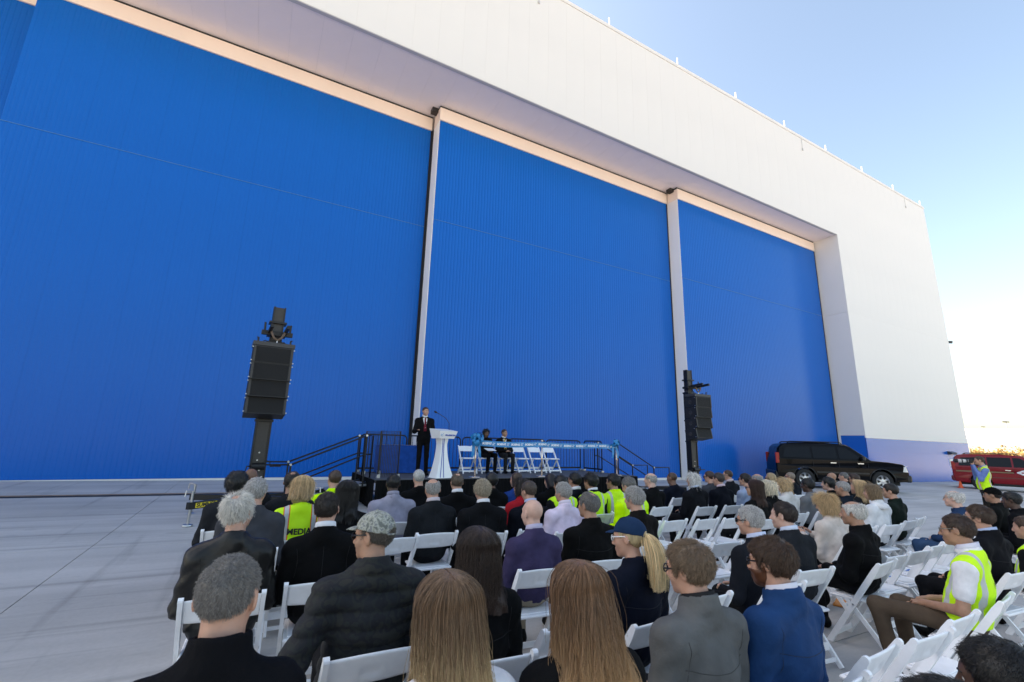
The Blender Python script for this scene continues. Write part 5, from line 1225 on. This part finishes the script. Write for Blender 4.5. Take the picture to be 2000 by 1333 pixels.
# (label, who, head px, head py, row y, options)
FOLK = [
 # row A, nearest the camera
 ('man with close-cropped grey hair and black collared coat, nearest at left', 'cropped grey hair man in the black coat', 447, 1168, 1.58, dict(res=0, w=.90, fat=.0, top='jacket', topc=(.008, .009, .013), collar_h=.062, hair='short', ht=.0035, hyaw=-16, hpitch=-8, skin='fair', **H_SALT)),
 ('woman with long straight brown hair fading to blond, white top', 'woman with ombre hair', 873, 1200, 1.47, dict(res=0, fem=1, w=.92, top='sweater', topc=(.70, .70, .72), hair='long', ht=.010, wavy=.004, hairlen=.46, hyaw=-6, hairc=(.12, .070, .038), tip=(.80, .58, .30), hairname='ombre', skin='fair')),
 ('woman with long tousled chestnut hair and black jacket', 'woman with chestnut hair', 1130, 1172, 1.40, dict(res=0, fem=1, w=.92, top='jacket', topc=(.012, .012, .013), hair='long', ht=.012, wavy=.024, hairlen=.44, hyaw=-10, hairc=(.13, .068, .034), tip=(.54, .32, .145), hairname='chestnut', skin='fair', trousers=(.03, .055, .11))),
 ('man with short brown hair, dark glasses and grey hooded rain jacket', 'man in the grey rain jacket', 1345, 1112, 1.50, dict(res=0, w=1.05, top='jacket', topc=(.105, .108, .108), rough=.7, hair='short', ht=.015, hyaw=16, skin='fair', glasses='dark', collar=(.045, .045, .05), collar_h=.046, hairc=(.15, .10, .062), hairname='midbrown')),
 ('bearded man with brown hair and glasses in a royal blue jacket', 'bearded man in the blue jacket', 1505, 1100, 1.46, dict(res=0, w=1.05, top='jacket', topc=(.010, .045, .135), rough=.75, hair='short', ht=.016, hyaw=14, hpitch=-4, skin='fair', glasses='dark', beard=(.16, .055, .022), collar=(.68, .68, .75), hairc=(.060, .032, .018), hairname='deepbrown')),
 ('man in yellow safety vest over white polo, arms resting on brown trousers', 'man in vest and brown trousers', 1868, 1037, 1.55, dict(res=0, w=1.0, top='polo', topc=WH, bare=True, vest=HV, hair='receding', ht=.009, hyaw=10, skin='tan', trousers=(.085, .06, .042), collar=(.62, .62, .72), glasses='wire', arms='lap', hairc=(.055, .032, .022), hairname='redbrown', vest_text=[('JFK', .04)], legs=dict(knee={-1: (-.14, .50, .56), 1: (.13, .42, .55)}, ankle={-1: (-.14, .42, .10), 1: (.15, .40, .10)}, toe={-1: (-.15, .58, .055), 1: (.17, .56, .055)}))),
 ('brown-haired man in dark jacket with pale blue collar beside the vest man', 'dark jacket man beside the vest man', 1912, 1012, 1.78, dict(res=0, w=1.12, top='jacket', topc=(.012, .013, .018), hair='short', ht=.011, hyaw=8, skin='fair', collar=LB, glasses='wire', hairc=(.065, .038, .025), hairname='brownb')),
 ('man in bright safety vest cut off by the right picture edge', 'vest man at the picture edge', 2004, 1032, 1.75, dict(res=1, w=1.1, top='jacket', topc=(.02, .02, .02), vest=HV, hair='short', skin='fair', **H_BR)),
 ('dark-haired man close in the bottom right corner, nearly black', 'dark-haired man in the corner', 1958, 1338, .60, dict(res=0, w=1.1, top='jacket', topc=(.006, .006, .007), hair='short', ht=.012, hyaw=10, skin='dark', **H_BLK)),
 ('second dark head low at the bottom edge beside the corner man', 'low dark-haired person in the corner', 1852, 1432, .60, dict(res=0, w=1.0, top='jacket', topc=(.006, .006, .007), hair='short', ht=.014, skin='brown', **H_BLK)),
 # row B
 ('man in camouflage cap and dark quilted camouflage puffer jacket', 'man in the camouflage cap', 730, 1048, 2.42, dict(res=0, w=1.14, fat=.02, top='puffer', topname=CAMO_JKT, hair='short', ht=.004, hyaw=48, hpitch=-3, skin='tan', arms=('hang', 'lap'), cap=dict(m=CAMO_CAP), glasses='sun', hairc=(.10, .085, .07), hairname='buzz')),
 ('woman with very long dark brown hair in black', 'woman with long dark hair', 932, 1082, 2.18, dict(res=0, fem=1, w=.92, top='jacket', topc=(.009, .009, .010), hair='long', ht=.010, hairlen=.40, hyaw=-5, hairc=(.026, .015, .011), hairname='espresso', tip=(.05, .026, .017))),
 ('blond ponytail woman in navy cap and navy jacket', 'ponytail woman in the navy cap', 1228, 1052, 2.20, dict(res=0, fem=1, w=1.05, top='jacket', topc=(.010, .015, .034), hair='pony', ht=.008, hyaw=28, skin='fair', cap=dict(m=cloth('navy_cap', (.010, .030, .075))), glasses='white', hairc=(.62, .46, .25), hairname='paleblond')),
 ('grey-haired man in sunglasses and dark navy suit jacket', 'grey-haired man in sunglasses', 1465, 1018, 2.36, dict(res=0, w=1.1, top='suit', topc=(.022, .026, .036), hair='short', ht=.008, hyaw=12, skin='fair', glasses='sun', collar=(.50, .56, .72), hairc=(.42, .41, .40), hairname='silver', arms='folded')),
 ('heavy dark-haired man in a slate grey suit jacket, clean profile', 'heavy man in the slate suit', 1530, 1008, 2.52, dict(res=0, w=1.2, fat=.05, top='suit', topc=(.035, .04, .05), hair='receding', ht=.009, hyaw=14, skin='pale', collar=(.55, .62, .75), headscale=1.0, hairc=(.030, .020, .016), hairname='darkbrown')),
 ('white-haired man in a black jacket holding white papers', 'white-haired man in black', 1665, 1003, 2.40, dict(res=0, w=1.15, fat=.03, top='jacket', topc=(.009, .009, .010), hair='fringe', ht=.014, hyaw=20, skin='tan', **H_WHITE)),
 ('white-haired man with glasses and blue fleece in blue jeans', 'white-haired man in the blue fleece', 1862, 975, 2.72, dict(res=1, w=1.05, top='jacket', topc=(.014, .035, .085), hair='fringe', ht=.016, hyaw=10, skin='pale', glasses='wire', trousers=(.035, .075, .15), **H_WHITE)),
 ('man in black baseball cap and dark coat behind the blue fleece man', 'man in the black cap', 1938, 968, 2.78, dict(res=1, w=1.05, top='jacket', topc=(.012, .014, .014), hair='short', ht=.006, hyaw=12, skin='tan', glasses='wire', cap=dict(m=cloth('black_cap', (.010, .011, .011)), strap=False), **H_DK)),
 ('dark-skinned person in black beside the black cap man', 'person in black beside the cap man', 1975, 978, 2.45, dict(res=1, w=1.05, top='jacket', topc=(.009, .010, .013), hair='short', ht=.014, hyaw=10, skin='dark', **H_BLK)),
 # row C
 ('wavy grey-haired man in a black leather jacket', 'man in the leather jacket', 465, 1003, 3.42, dict(res=0, w=1.0, fat=.04, top='leather', topname=LEATHER, hair='thin', ht=.012, strandlen=.042, hyaw=-28, hpitch=-2, skin='fair', headscale=.98, hairc=(.56, .53, .48), hairname='wavygrey')),
 ('man with neat dark hair, black suit and white shirt collar', 'neat man in the black suit', 640, 995, 3.46, dict(res=0, w=1.06, top='suit', topc=(.009, .009, .010), hair='short', ht=.009, hyaw=-14, skin='fair', collar=WH, **H_DK)),
 ('bald man in a purple sweater', 'bald man in the purple sweater', 1040, 1003, 3.24, dict(res=0, w=.97, fat=.02, top='sweater', topc=(.045, .036, .085), hair='bald', hyaw=8, skin='pale', collar=(.45, .42, .55), trousers=(.30, .25, .18), arms='folded', hairc=(.4, .33, .27), hairname='sparse')),
 ('dark grey-haired man in a plain black jacket beside the purple sweater', 'grey man beside the purple sweater', 1150, 988, 3.30, dict(res=0, w=1.14, fat=.03, top='jacket', topc=(.010, .010, .010), hair='thin', ht=.009, hyaw=14, skin='tan', **H_SALT)),
 ('long grey-haired man in a dark brown suit jacket', 'grey-haired man in dark brown', 1238, 975, 3.58, dict(res=0, w=1.12, top='suit', topc=(.022, .018, .017), hair='receding', ht=.016, hyaw=16, skin='fair', **H_GREY)),
 ('blond woman in a cream sweater looking at her phone', 'woman in the cream sweater', 1612, 985, 2.98, dict(res=0, fem=1, w=1.08, fat=.03, top='sweater', topc=(.60, .52, .46), hair='bob', ht=.011, hyaw=8, hpitch=-14, skin='fair', arms='phone', glasses='dark', **H_BL)),
 ('brown-haired woman in a white hooded jacket', 'woman in the white hooded jacket', 1703, 962, 3.42, dict(res=1, fem=1, top='jacket', topc=(.64, .65, .66), hair='bob', ht=.011, hyaw=12, skin='fair', hood=(.66, .66, .67), **H_DB)),
 ('dark-haired man in a dark green jacket at the row end', 'man in the dark green jacket', 1738, 960, 3.52, dict(res=1, w=1.02, top='jacket', topc=(.018, .034, .026), hair='short', ht=.010, hyaw=20, skin='fair', **H_DK)),
 # row D
 ('grey curly-haired man in dark grey right behind the leather jacket', 'grey curly-haired man in grey', 500, 962, 4.42, dict(res=1, w=1.02, fat=.02, top='jacket', topc=(.050, .052, .06), hair='short', ht=.014, hyaw=-20, skin='fair', **H_GREY)),
 ('blond woman in a yellow vest lettered MEDIA', 'woman in the MEDIA vest', 590, 957, 4.72, dict(res=1, fem=1, top='sweater', topc=(.03, .05, .07), vest=HV, orange=True, hair='long', ht=.012, hairlen=.27, hyaw=-8, vest_text=[('MEDIA', .072)], **H_BL)),
 ('woman with long black hair in black beside the blond MEDIA vest', 'black-haired woman in black', 677, 966, 4.46, dict(res=1, fem=1, top='jacket', topc=K, hair='long', ht=.016, hyaw=-8, **H_BLK)),
 ('balding man in a charcoal suit jacket', 'balding man in the charcoal suit', 845, 957, 4.62, dict(res=0, w=1.06, top='suit', topc=(.032, .036, .042), hair='fringe', ht=.006, hyaw=-6, skin='fair', collar=(.55, .48, .50), **H_GREY)),
 ('man with sandy grey hair and dark suit jacket', 'sandy-haired man in the dark suit', 943, 960, 4.46, dict(res=0, w=1.14, top='suit', topc=(.014, .015, .018), hair='short', ht=.016, hyaw=-4, skin='fair', collar=WH, **H_SG)),
 ('man with brown crew cut and navy suit jacket', 'crew cut man in navy', 1033, 960, 4.48, dict(res=1, w=1.1, top='suit', topc=(.010, .012, .022), hair='short', ht=.006, hyaw=12, skin='fair', collar=(.45, .5, .68), hairc=(.085, .06, .045), hairname='crew')),
 ('grey-haired man in a pale pink shirt', 'man in the pink shirt', 1100, 963, 4.28, dict(res=0, w=1.04, top='shirt', topc=(.66, .56, .68), hair='short', ht=.009, hyaw=16, skin='fair', collar=(.68, .60, .70), **H_GREY)),
 ('grey-haired worker leaning forward in a yellow safety jacket', 'leaning worker in yellow', 1228, 950, 4.55, dict(res=1, w=1.12, top='jacket', topc=HV, topname='hivis_a', vest=HV, hair='short', ht=.010, hyaw=10, hpitch=-18, lean=.3, skin='fair', **H_SALT)),
 ('woman with long dark auburn hair and sunglasses', 'auburn-haired woman', 1472, 955, 4.20, dict(res=1, fem=1, top='jacket', topc=K, hair='long', ht=.018, hyaw=10, glasses='sun', hairc=(.04, .018, .012), hairname='auburn')),
 ('platinum blond woman in black', 'platinum blond woman', 1500, 954, 4.30, dict(res=1, fem=1, top='jacket', topc=K, hair='bob', ht=.011, hyaw=12, hairc=(.68, .60, .46), hairname='platinum')),
 ('blond woman in a pale cream jacket in front of the tweed jacket', 'blond woman in the pale jacket', 1530, 948, 4.42, dict(res=1, fem=1, top='jacket', topc=(.58, .56, .53), hair='bob', ht=.011, hyaw=10, **H_BL)),
 ('dark-skinned woman in glasses and grey tweed jacket', 'woman in the tweed jacket', 1577, 949, 4.46, dict(res=1, fem=1, top='jacket', topc=(.16, .165, .17), topname='tweed', hair='short', ht=.014, hyaw=10, skin='dark', glasses='wire', **H_BLK)),
 ('pale woman with black hair between the tweed jacket and the black vehicle', 'pale black-haired woman', 1617, 946, 4.55, dict(res=1, fem=1, top='jacket', topc=K, hair='short', ht=.018, hyaw=14, skin='pale', **H_BLK)),
 ('grey-haired man in navy above the cream sweater woman', 'grey-haired man in navy', 1645, 955, 3.98, dict(res=1, w=1.08, top='jacket', topc=(.018, .030, .05), hair='short', ht=.008, hyaw=16, skin='tan', **H_GREY)),
 ('blond long-haired woman half hidden beside the white hooded jacket', 'half hidden blond woman', 1674, 953, 4.05, dict(res=1, fem=1, top='jacket', topc=(.03, .03, .035), hair='long', ht=.016, hyaw=10, **H_BL)),
 # row E
 ('person with round black hair in grey at the left row end', 'round black-haired person', 463, 947, 5.25, dict(res=1, w=1.05, top='jacket', topc=(.045, .047, .055), hair='short', ht=.030, hyaw=-20, skin='brown', **H_BLK)),
 ('short dark-haired man in a charcoal jacket before the blond MEDIA vest', 'dark-haired man in charcoal', 570, 943, 5.40, dict(res=1, top='suit', topc=(.035, .037, .045), hair='thin', ht=.008, hyaw=-12, skin='tan', **H_DK)),
 ('broad dark-haired man in a pale lavender grey shirt', 'man in the lavender shirt', 768, 946, 5.25, dict(res=1, w=1.16, fat=.03, top='shirt', topc=(.30, .29, .36), hair='short', ht=.007, hyaw=-6, skin='dark', collar=(.3, .29, .36), **H_BLK)),
 ('man with thin brown hair and black suit right below the chrome stanchion', 'thin-haired man in black', 893, 943, 5.32, dict(res=1, w=1.1, top='suit', topc=K, hair='thin', ht=.007, hyaw=-4, skin='fair', collar=WH, hairc=(.12, .085, .06), hairname='mouse')),
 ('dark-haired woman in a red jacket holding up her hands', 'woman in the red jacket', 1017, 952, 5.0, dict(res=1, fem=1, top='jacket', topc=(.36, .012, .02), hair='bob', ht=.011, hyaw=20, arms='phone', **H_DK)),
 ('dark-haired man in yellow vest over charcoal, left of the pink shirt', 'vest man left of the pink shirt', 1094, 947, 5.02, dict(res=1, top='jacket', topc=(.03, .033, .038), vest=HV, hair='short', ht=.014, hyaw=16, skin='tan', **H_BLK)),
 ('black-haired man in navy blazer with white collar, right of the pink shirt', 'navy blazer man with white collar', 1122, 940, 5.35, dict(res=1, w=.95, top='suit', topc=(.012, .016, .032), hair='short', ht=.012, hyaw=16, skin='tan', collar=WH, **H_BLK)),
 ('black-haired man in navy jacket with yellow vest straps', 'black-haired man with vest straps', 1153, 942, 5.12, dict(res=1, w=1.05, top='jacket', topc=(.012, .014, .024), vest=HV, hair='short', ht=.022, hyaw=14, skin='tan', collar=WH, **H_BLK)),
 ('black-haired worker in a yellow jacket lettered AIRLINE on the back', 'worker in the AIRLINE jacket', 1197, 942, 5.22, dict(res=1, w=1.1, top='jacket', topc=HV, topname='hivis_b', vest=HV, hair='short', ht=.016, hyaw=20, skin='tan', vest_text=[('AIRLINE', .046), ('CUSTOMER', .046)], **H_BLK)),
 ('bald older man in black by the stage end', 'bald older man in black', 1270, 938, 5.42, dict(res=1, w=1.02, top='sweater', topc=K, hair='fringe', ht=.008, hyaw=26, skin='pale', **H_GREY)),
 ('man with long white hair and black suit jacket, hands clasped', 'man with long white hair', 1353, 938, 5.30, dict(res=1, w=1.1, top='suit', topc=(.020, .021, .026), hair='bob', ht=.011, hyaw=14, skin='fair', arms='clasp', collar=(.5, .57, .75), glasses='wire', **H_WHITE)),
 ('dark-haired man in navy suit with pink collar', 'navy suit man with pink collar', 1403, 937, 5.32, dict(res=1, w=1.15, top='suit', topc=(.010, .013, .024), hair='short', ht=.009, hyaw=10, skin='fair', collar=(.62, .48, .52), hairc=(.055, .042, .036), hairname='ash')),
 ('dark-haired woman in sunglasses behind the auburn hair', 'dark-haired woman in sunglasses', 1455, 938, 5.30, dict(res=1, fem=1, top='shirt', topc=(.30, .36, .48), hair='short', ht=.012, hyaw=10, glasses='sun', **H_DK)),
 ('bald man in glasses and navy behind the platinum blond woman', 'bald man in glasses', 1478, 938, 5.34, dict(res=1, top='suit', topc=(.014, .022, .045), hair='fringe', ht=.008, hyaw=10, skin='fair', glasses='wire', **H_GREY)),
 ('man in wraparound sunglasses with brown cropped hair near the black vehicle', 'man in wraparound sunglasses', 1668, 936, 5.2, dict(res=1, top='jacket', topc=(.03, .032, .04), hair='short', ht=.008, hyaw=14, skin='tan', glasses='sun', hairc=(.06, .035, .025), hairname='umber')),
 # row F
 ('bald dark-skinned man in front of the left loudspeaker mast', 'bald man at the left mast', 489, 934, 6.15, dict(res=2, top='suit', topc=(.03, .03, .035), hair='bald', hyaw=-12, skin='brown', **H_BLK)),
 ('man in a yellow safety jacket before the stage steps', 'man in yellow by the stage steps', 653, 937, 6.0, dict(res=2, w=1.1, top='jacket', topc=HV, topname='hivis_c', hair='short', ht=.008, hyaw=10, skin='fair', lean=.2, **H_BR)),
 ('white-haired man in black suit right below the podium', 'white-haired man below the podium', 818, 934, 6.15, dict(res=2, w=1.08, top='suit', topc=K, hair='short', ht=.010, hyaw=-4, skin='fair', **H_WHITE)),
 ('curly dark-haired person in black below the seated stage woman', 'curly dark-haired person', 960, 940, 5.95, dict(res=2, fem=1, top='jacket', topc=K, hair='short', ht=.026, hyaw=0, skin='brown', **H_BLK)),
 ('brown-haired woman in a blue jacket before the stage', 'woman in the blue jacket', 1008, 938, 6.0, dict(res=2, fem=1, top='jacket', topc=(.012, .05, .22), hair='bob', ht=.010, hyaw=20, **H_BR)),
 ('woman with long black hair and pink hair clip before the stage', 'long black-haired woman at the stage', 1074, 940, 5.95, dict(res=2, fem=1, top='jacket', topc=K, hair='long', ht=.014, hyaw=10, hairc=(.014, .008, .010), hairname='plum')),
 ('brown bald man in a navy suit by the right loudspeaker mast', 'brown bald man in navy', 1312, 935, 6.15, dict(res=2, w=1.08, top='suit', topc=(.012, .017, .036), hair='short', ht=.003, hyaw=14, skin='brown', hairc=(.10, .055, .035), hairname='cropped')),
 ('man with glasses and dark hair in a grey suit', 'grey suit man with glasses', 1385, 932, 6.1, dict(res=2, w=1.0, top='suit', topc=(.05, .052, .06), hair='short', ht=.010, hyaw=20, skin='fair', glasses='dark', hairc=(.07, .035, .025), hairname='russet')),
 ('balding man in sunglasses and charcoal suit', 'balding man in sunglasses', 1421, 929, 6.3, dict(res=2, w=1.12, top='suit', topc=(.022, .025, .034), hair='receding', ht=.005, hyaw=22, skin='fair', glasses='sun', collar=(.62, .5, .5), **H_BR)),
 ('blond woman in sunglasses farther back', 'blond woman in sunglasses', 1505, 935, 5.9, dict(res=2, fem=1, top='jacket', topc=(.3, .3, .32), hair='bob', ht=.011, hyaw=10, glasses='sun', **H_BL)),
 ('man with light cropped hair, sunglasses and navy by the rear wheel', 'man by the rear wheel', 1543, 933, 6.05, dict(res=2, top='suit', topc=(.014, .022, .036), hair='short', ht=.006, hyaw=14, skin='fair', glasses='sun', hairc=(.32, .25, .19), hairname='lightcrop')),
 ('bald brown man with glasses in front of the black vehicle door', 'bald man at the vehicle door', 1624, 933, 6.0, dict(res=2, top='suit', topc=CH, hair='bald', hyaw=20, skin='tan', glasses='wire', **H_DK)),
 ('salt-and-pepper haired man in front of the black vehicle front wheel', 'salt-and-pepper man at the vehicle', 1647, 932, 6.1, dict(res=2, top='suit', topc=CH, hair='short', ht=.009, hyaw=14, skin='fair', **H_SALT)),
]
YK = 1.09
def seat_people():
    for lab, who, px, py, y, kw in FOLK:
        y = y*YK
        p = at_y(px, py, y); x = float(p[0]); ry = y+.035; g = gz(x, ry); H = float(p[2]-g)
        H = min(max(H, 1.06), 1.36)
        rz = R(random.uniform(-7, 7))
        kw = dict(kw); kw['hyaw'] = kw.get('hyaw', 0)-math.degrees(rz)
        kw.setdefault('lean', random.uniform(-.12, .16)); ry -= kw['lean']*.30; kw.setdefault('hroll', random.uniform(-5, 5)); kw.setdefault('hpitch', random.uniform(-7, 3))
        info = person(lab, x, ry, g, H, rz=rz, **kw)
        chair(x, ry-.035, rz, 'white folding chair under the '+who)
        # held things
        Rz = Matrix.Rotation(rz, 4, 'Z')
        if 'looking at her phone' in lab:
            wr = info['sides'][-1][1]; q = Rz @ Vector((0, wr[1]+.10, wr[2]+.06))
            t = thing('phone', 'mobile phone held by the blond woman in the cream sweater', 'phone', (x+q.x, ry+q.y, g+q.z), rz); b = obj('case', MB().bbox(-.036, .036, -.005, .005, -.075, .075, .003).mesh('case'), mat('phone_white', (.7, .7, .7), .3), t, rot=(R(-35), 0, 0)); obj('screen', MB().box(-.031, .031, -.0065, -.0052, -.065, .065).mesh('screen'), mat('dark_screen', (.02, .02, .025), .1), b)
        if 'white papers' in lab:
            t = thing('paper', 'white programme sheets held by the white-haired man in black', 'paper', (x-.10, ry+.33, g+.70), rz); obj('sheets', MB().bbox(-.11, .11, -.004, .004, -.0, .28, .001).mesh('sheets'), mat('paper_white', (.78, .78, .76), .7), t, rot=(R(-28), 0, R(25)))
seat_people()

# stage people
def stage_people():
    person('man in dark suit and dark red tie speaking at the podium', 3.98, 12.2, SZ, 1.69, rz=R(180-8), pose='stand', res=1, w=1.06, top='suit', topc=(.014, .014, .016), hair='short', ht=.008, skin='fair', hyaw=18, collar=WH, tie=(.16, .008, .02), arms='desk', trousers=(.014, .014, .016), group='people on the stage', **H_BR)
    ys = 12.95; xs = [5.62, 6.22, 6.86, 7.46, 8.06, 8.62]
    labs = ['empty white folding chair on stage nearest the podium', 'white folding chair under the seated woman on stage', 'white folding chair under the seated man on stage', 'empty white folding chair on stage right beside the seated man', 'empty white folding chair on stage, second from the seated man', 'empty white folding chair on stage farthest from the podium']
    for x, l in zip(xs, labs): chair(x, ys, R(180+random.uniform(-4, 4)), l, SZ, 'white folding chairs on the stage')
    person('woman with black hair in black suit reading papers on stage', xs[1], ys, SZ, 1.19, rz=R(180), res=1, fem=1, w=.98, top='suit', topc=(.010, .010, .011), hair='bob', ht=.011, skin='brown', hpitch=-20, arms='clasp', trousers=(.010, .010, .011), tie=None, group='people on the stage', **H_BLK)
    t = thing('paper', 'white papers on the lap of the stage woman', 'paper', (xs[1]-.05, ys-.40, SZ+.70), 0); obj('sheets', MB().bbox(-.16, .16, -.11, .11, 0, .006, .001).mesh('sheets'), mat('paper_white', (.78, .78, .76), .7), t, rot=(R(18), 0, R(8)))
    person('man in black jacket with yellow tie sitting on stage', xs[2], ys, SZ, 1.21, rz=R(180-6), res=1, w=1.04, top='suit', topc=(.012, .012, .013), hair='short', ht=.008, skin='tan', hyaw=20, collar=WH, tie=(.62, .42, .10), arms='clasp', trousers=(.045, .046, .05), group='people on the stage', **H_BR)
    # standing photographer
    px, py, y = 1914, 899, 5.2
    p = at_y(px, py, y); x = float(p[0]); g = gz(x, y)
    person('photographer in blue shirt and orange-edged yellow vest aiming a camera', x, y, g, min(float(p[2]-g), 1.72), rz=R(28), pose='stand', res=1, w=1.1, fat=.02, top='shirt', topc=(.14, .21, .46), vest=HV, orange=True, hair='short', ht=.007, skin='fair', arms='camera', trousers=(.05, .045, .035), group='standing photographer', **H_BR)
    a = R(28); H = min(float(p[2]-g), 1.72)
    t = thing('camera', 'black camera with long pale lens held by the photographer', 'camera', (x-math.sin(a)*.20, y+math.cos(a)*.20, g+H-.02), a)
    obj('camera_body', MB().bbox(-.075, .075, -.035, .035, -.05, .05, .008).mesh('camera_body'), M_BLACK, t); obj('lens', MB().tube([(0, .03, 0), (0, .10, 0), (0, .12, 0), (0, .26, 0)], [.035, .04, .045, .05], 14).mesh('lens', True), mat('lens_pale', (.6, .58, .55), .4), t); obj('lens_hood', MB().tube([(0, .26, 0), (0, .34, 0)], [.05, .056], 14).mesh('lens_hood'), M_BLACK, t)
    for k, dz in enumerate((.06, .16)): obj('lens_ring', MB().tube([(0, dz, 0), (0, dz+.025, 0)], .0505, 14).mesh('lens_ring'), M_RUBBER, t)
stage_people()

# empty chairs
EMPTY = [
 (-.62, 2.40, 'empty white folding chair beside the man in the leather jacket, out at the left row end') if False else None,
 (2.78, 1.52, 'empty white folding chair next to the bearded man in the blue jacket'), (3.30, 1.50, 'empty white folding chair second from the bearded man in the blue jacket'), (3.84, 1.55, 'empty white folding chair just left of the vest man in brown trousers'),
 (2.62, 2.36, 'empty white folding chair between the ponytail woman and the man in sunglasses'), (1.55, 2.34, 'empty white folding chair between the long dark hair and the ponytail woman'),
 (5.42, 2.50, 'empty white folding chair next to the white-haired man in black'), (5.94, 2.52, 'second empty white folding chair from the white-haired man in black'), (6.46, 2.58, 'third empty white folding chair from the white-haired man in black'), (6.98, 2.62, 'fourth empty white folding chair from the white-haired man in black'), (7.48, 2.68, 'empty white folding chair next to the white-haired man in blue fleece'),
 (4.70, 1.0, 'empty white folding chair behind the vest man, close to the corner') if False else None,
 (2.55, .72, 'empty white folding chair close at the bottom edge, left of the dark heads'), (3.08, .70, 'empty white folding chair at the bottom edge, second from the left'), (3.62, .74, 'empty white folding chair behind the vest man in brown trousers'),
 (3.70, 3.46, 'empty white folding chair right of the man in dark brown'), (4.24, 3.42, 'empty white folding chair two seats right of the man in dark brown'),
 (4.70, 4.50, 'empty white folding chair in front of the leaning yellow worker row gap'), (5.25, 4.46, 'empty white folding chair behind the man with long white hair'), (5.75, 4.42, 'empty white folding chair behind the navy suit man with pink collar'),
 (1.35, 3.42, 'empty white folding chair between the neat black suit and the purple sweater') , (.95, 3.44, 'empty white folding chair just right of the neat black suit') if False else None,
 (1.2, 4.52, 'empty white folding chair between the black-haired woman and the charcoal suit'), (1.0, 5.32, 'empty white folding chair left of the lavender shirt'),
 (8.9, 3.62, 'empty white folding chair at the row end beside the dark green jacket'), (7.0, 3.44, 'empty white folding chair left of the white hooded jacket'),
 (5.55, 5.9, 'empty white folding chair beside the bald older man by the stage end') if False else None,
]
for e in EMPTY:
    if e is None: continue
    x, y, lab = e; x *= YK; y *= YK
    if any(math.hypot(x-a, y-b) < .36 for a, b in CHAIR_SPOTS):
        print('skip chair', lab); continue
    chair(x, y, R(random.uniform(-5, 5)), lab)

# programmes left on empty seats, and things on the ground under the chairs
for k, (i, lab) in enumerate(((5, 'white programme sheet on the second empty chair from the white-haired man in black'), (6, 'white programme sheet on the third empty chair from the white-haired man in black'), (7, 'white programme sheet on the fourth empty chair from the white-haired man in black'))):
    x, y = (5.94, 6.46, 6.98)[k]*YK, (2.52, 2.58, 2.62)[k]*YK
    t = thing('programme', lab, 'paper', (x, y, gz(x, y)+.4535), R(20*k-15)); obj('sheet', MB().bbox(-.10, .10, -.14, .14, 0, .004, .001).mesh('sheet'), mat('paper_white', (.78, .78, .76), .7), t); obj('cover_print', MB().box(-.07, .07, .03, .08, .0041, .0046).mesh('cover_print'), mat('print_blue', (.02, .12, .42), .6), t)
p = at_ground(1650, 1182)
t = thing('folder', 'orange folder on the ground below the empty chairs', 'folder', (p[0], p[1], p[2]+.004), R(25)); obj('cover', MB().bbox(-.15, .15, -.11, .11, 0, .018, .003).mesh('cover'), mat('folder_orange', (.70, .25, .04), .6), t)
p = at_ground(1603, 1188)
def bag(P):
    return smin(d_ell(P, (0, 0, .12), (.13, .07, .12)), d_cone(P, (-.05, 0, .22), (.05, 0, .22), .02, .02), .05)+vnoise(P, 30, 3)*.006
t = thing('bag', 'small black bag on the ground beside the orange folder', 'bag', (p[0], p[1], p[2]), R(-20)); obj('bag_body', sdf_mesh(bag, axis([(-.2, .2, .012)]), axis([(-.12, .12, .012)]), axis([(.0, .3, .012)]), 'bag_body'), cloth('bag_black', (.012, .012, .013)), t); obj('strap', MB().tube([(-.08, 0, .22), (-.06, .02, .32), (.06, .02, .32), (.08, 0, .22)], .008, 6).mesh('strap', True), M_BLACK, t)
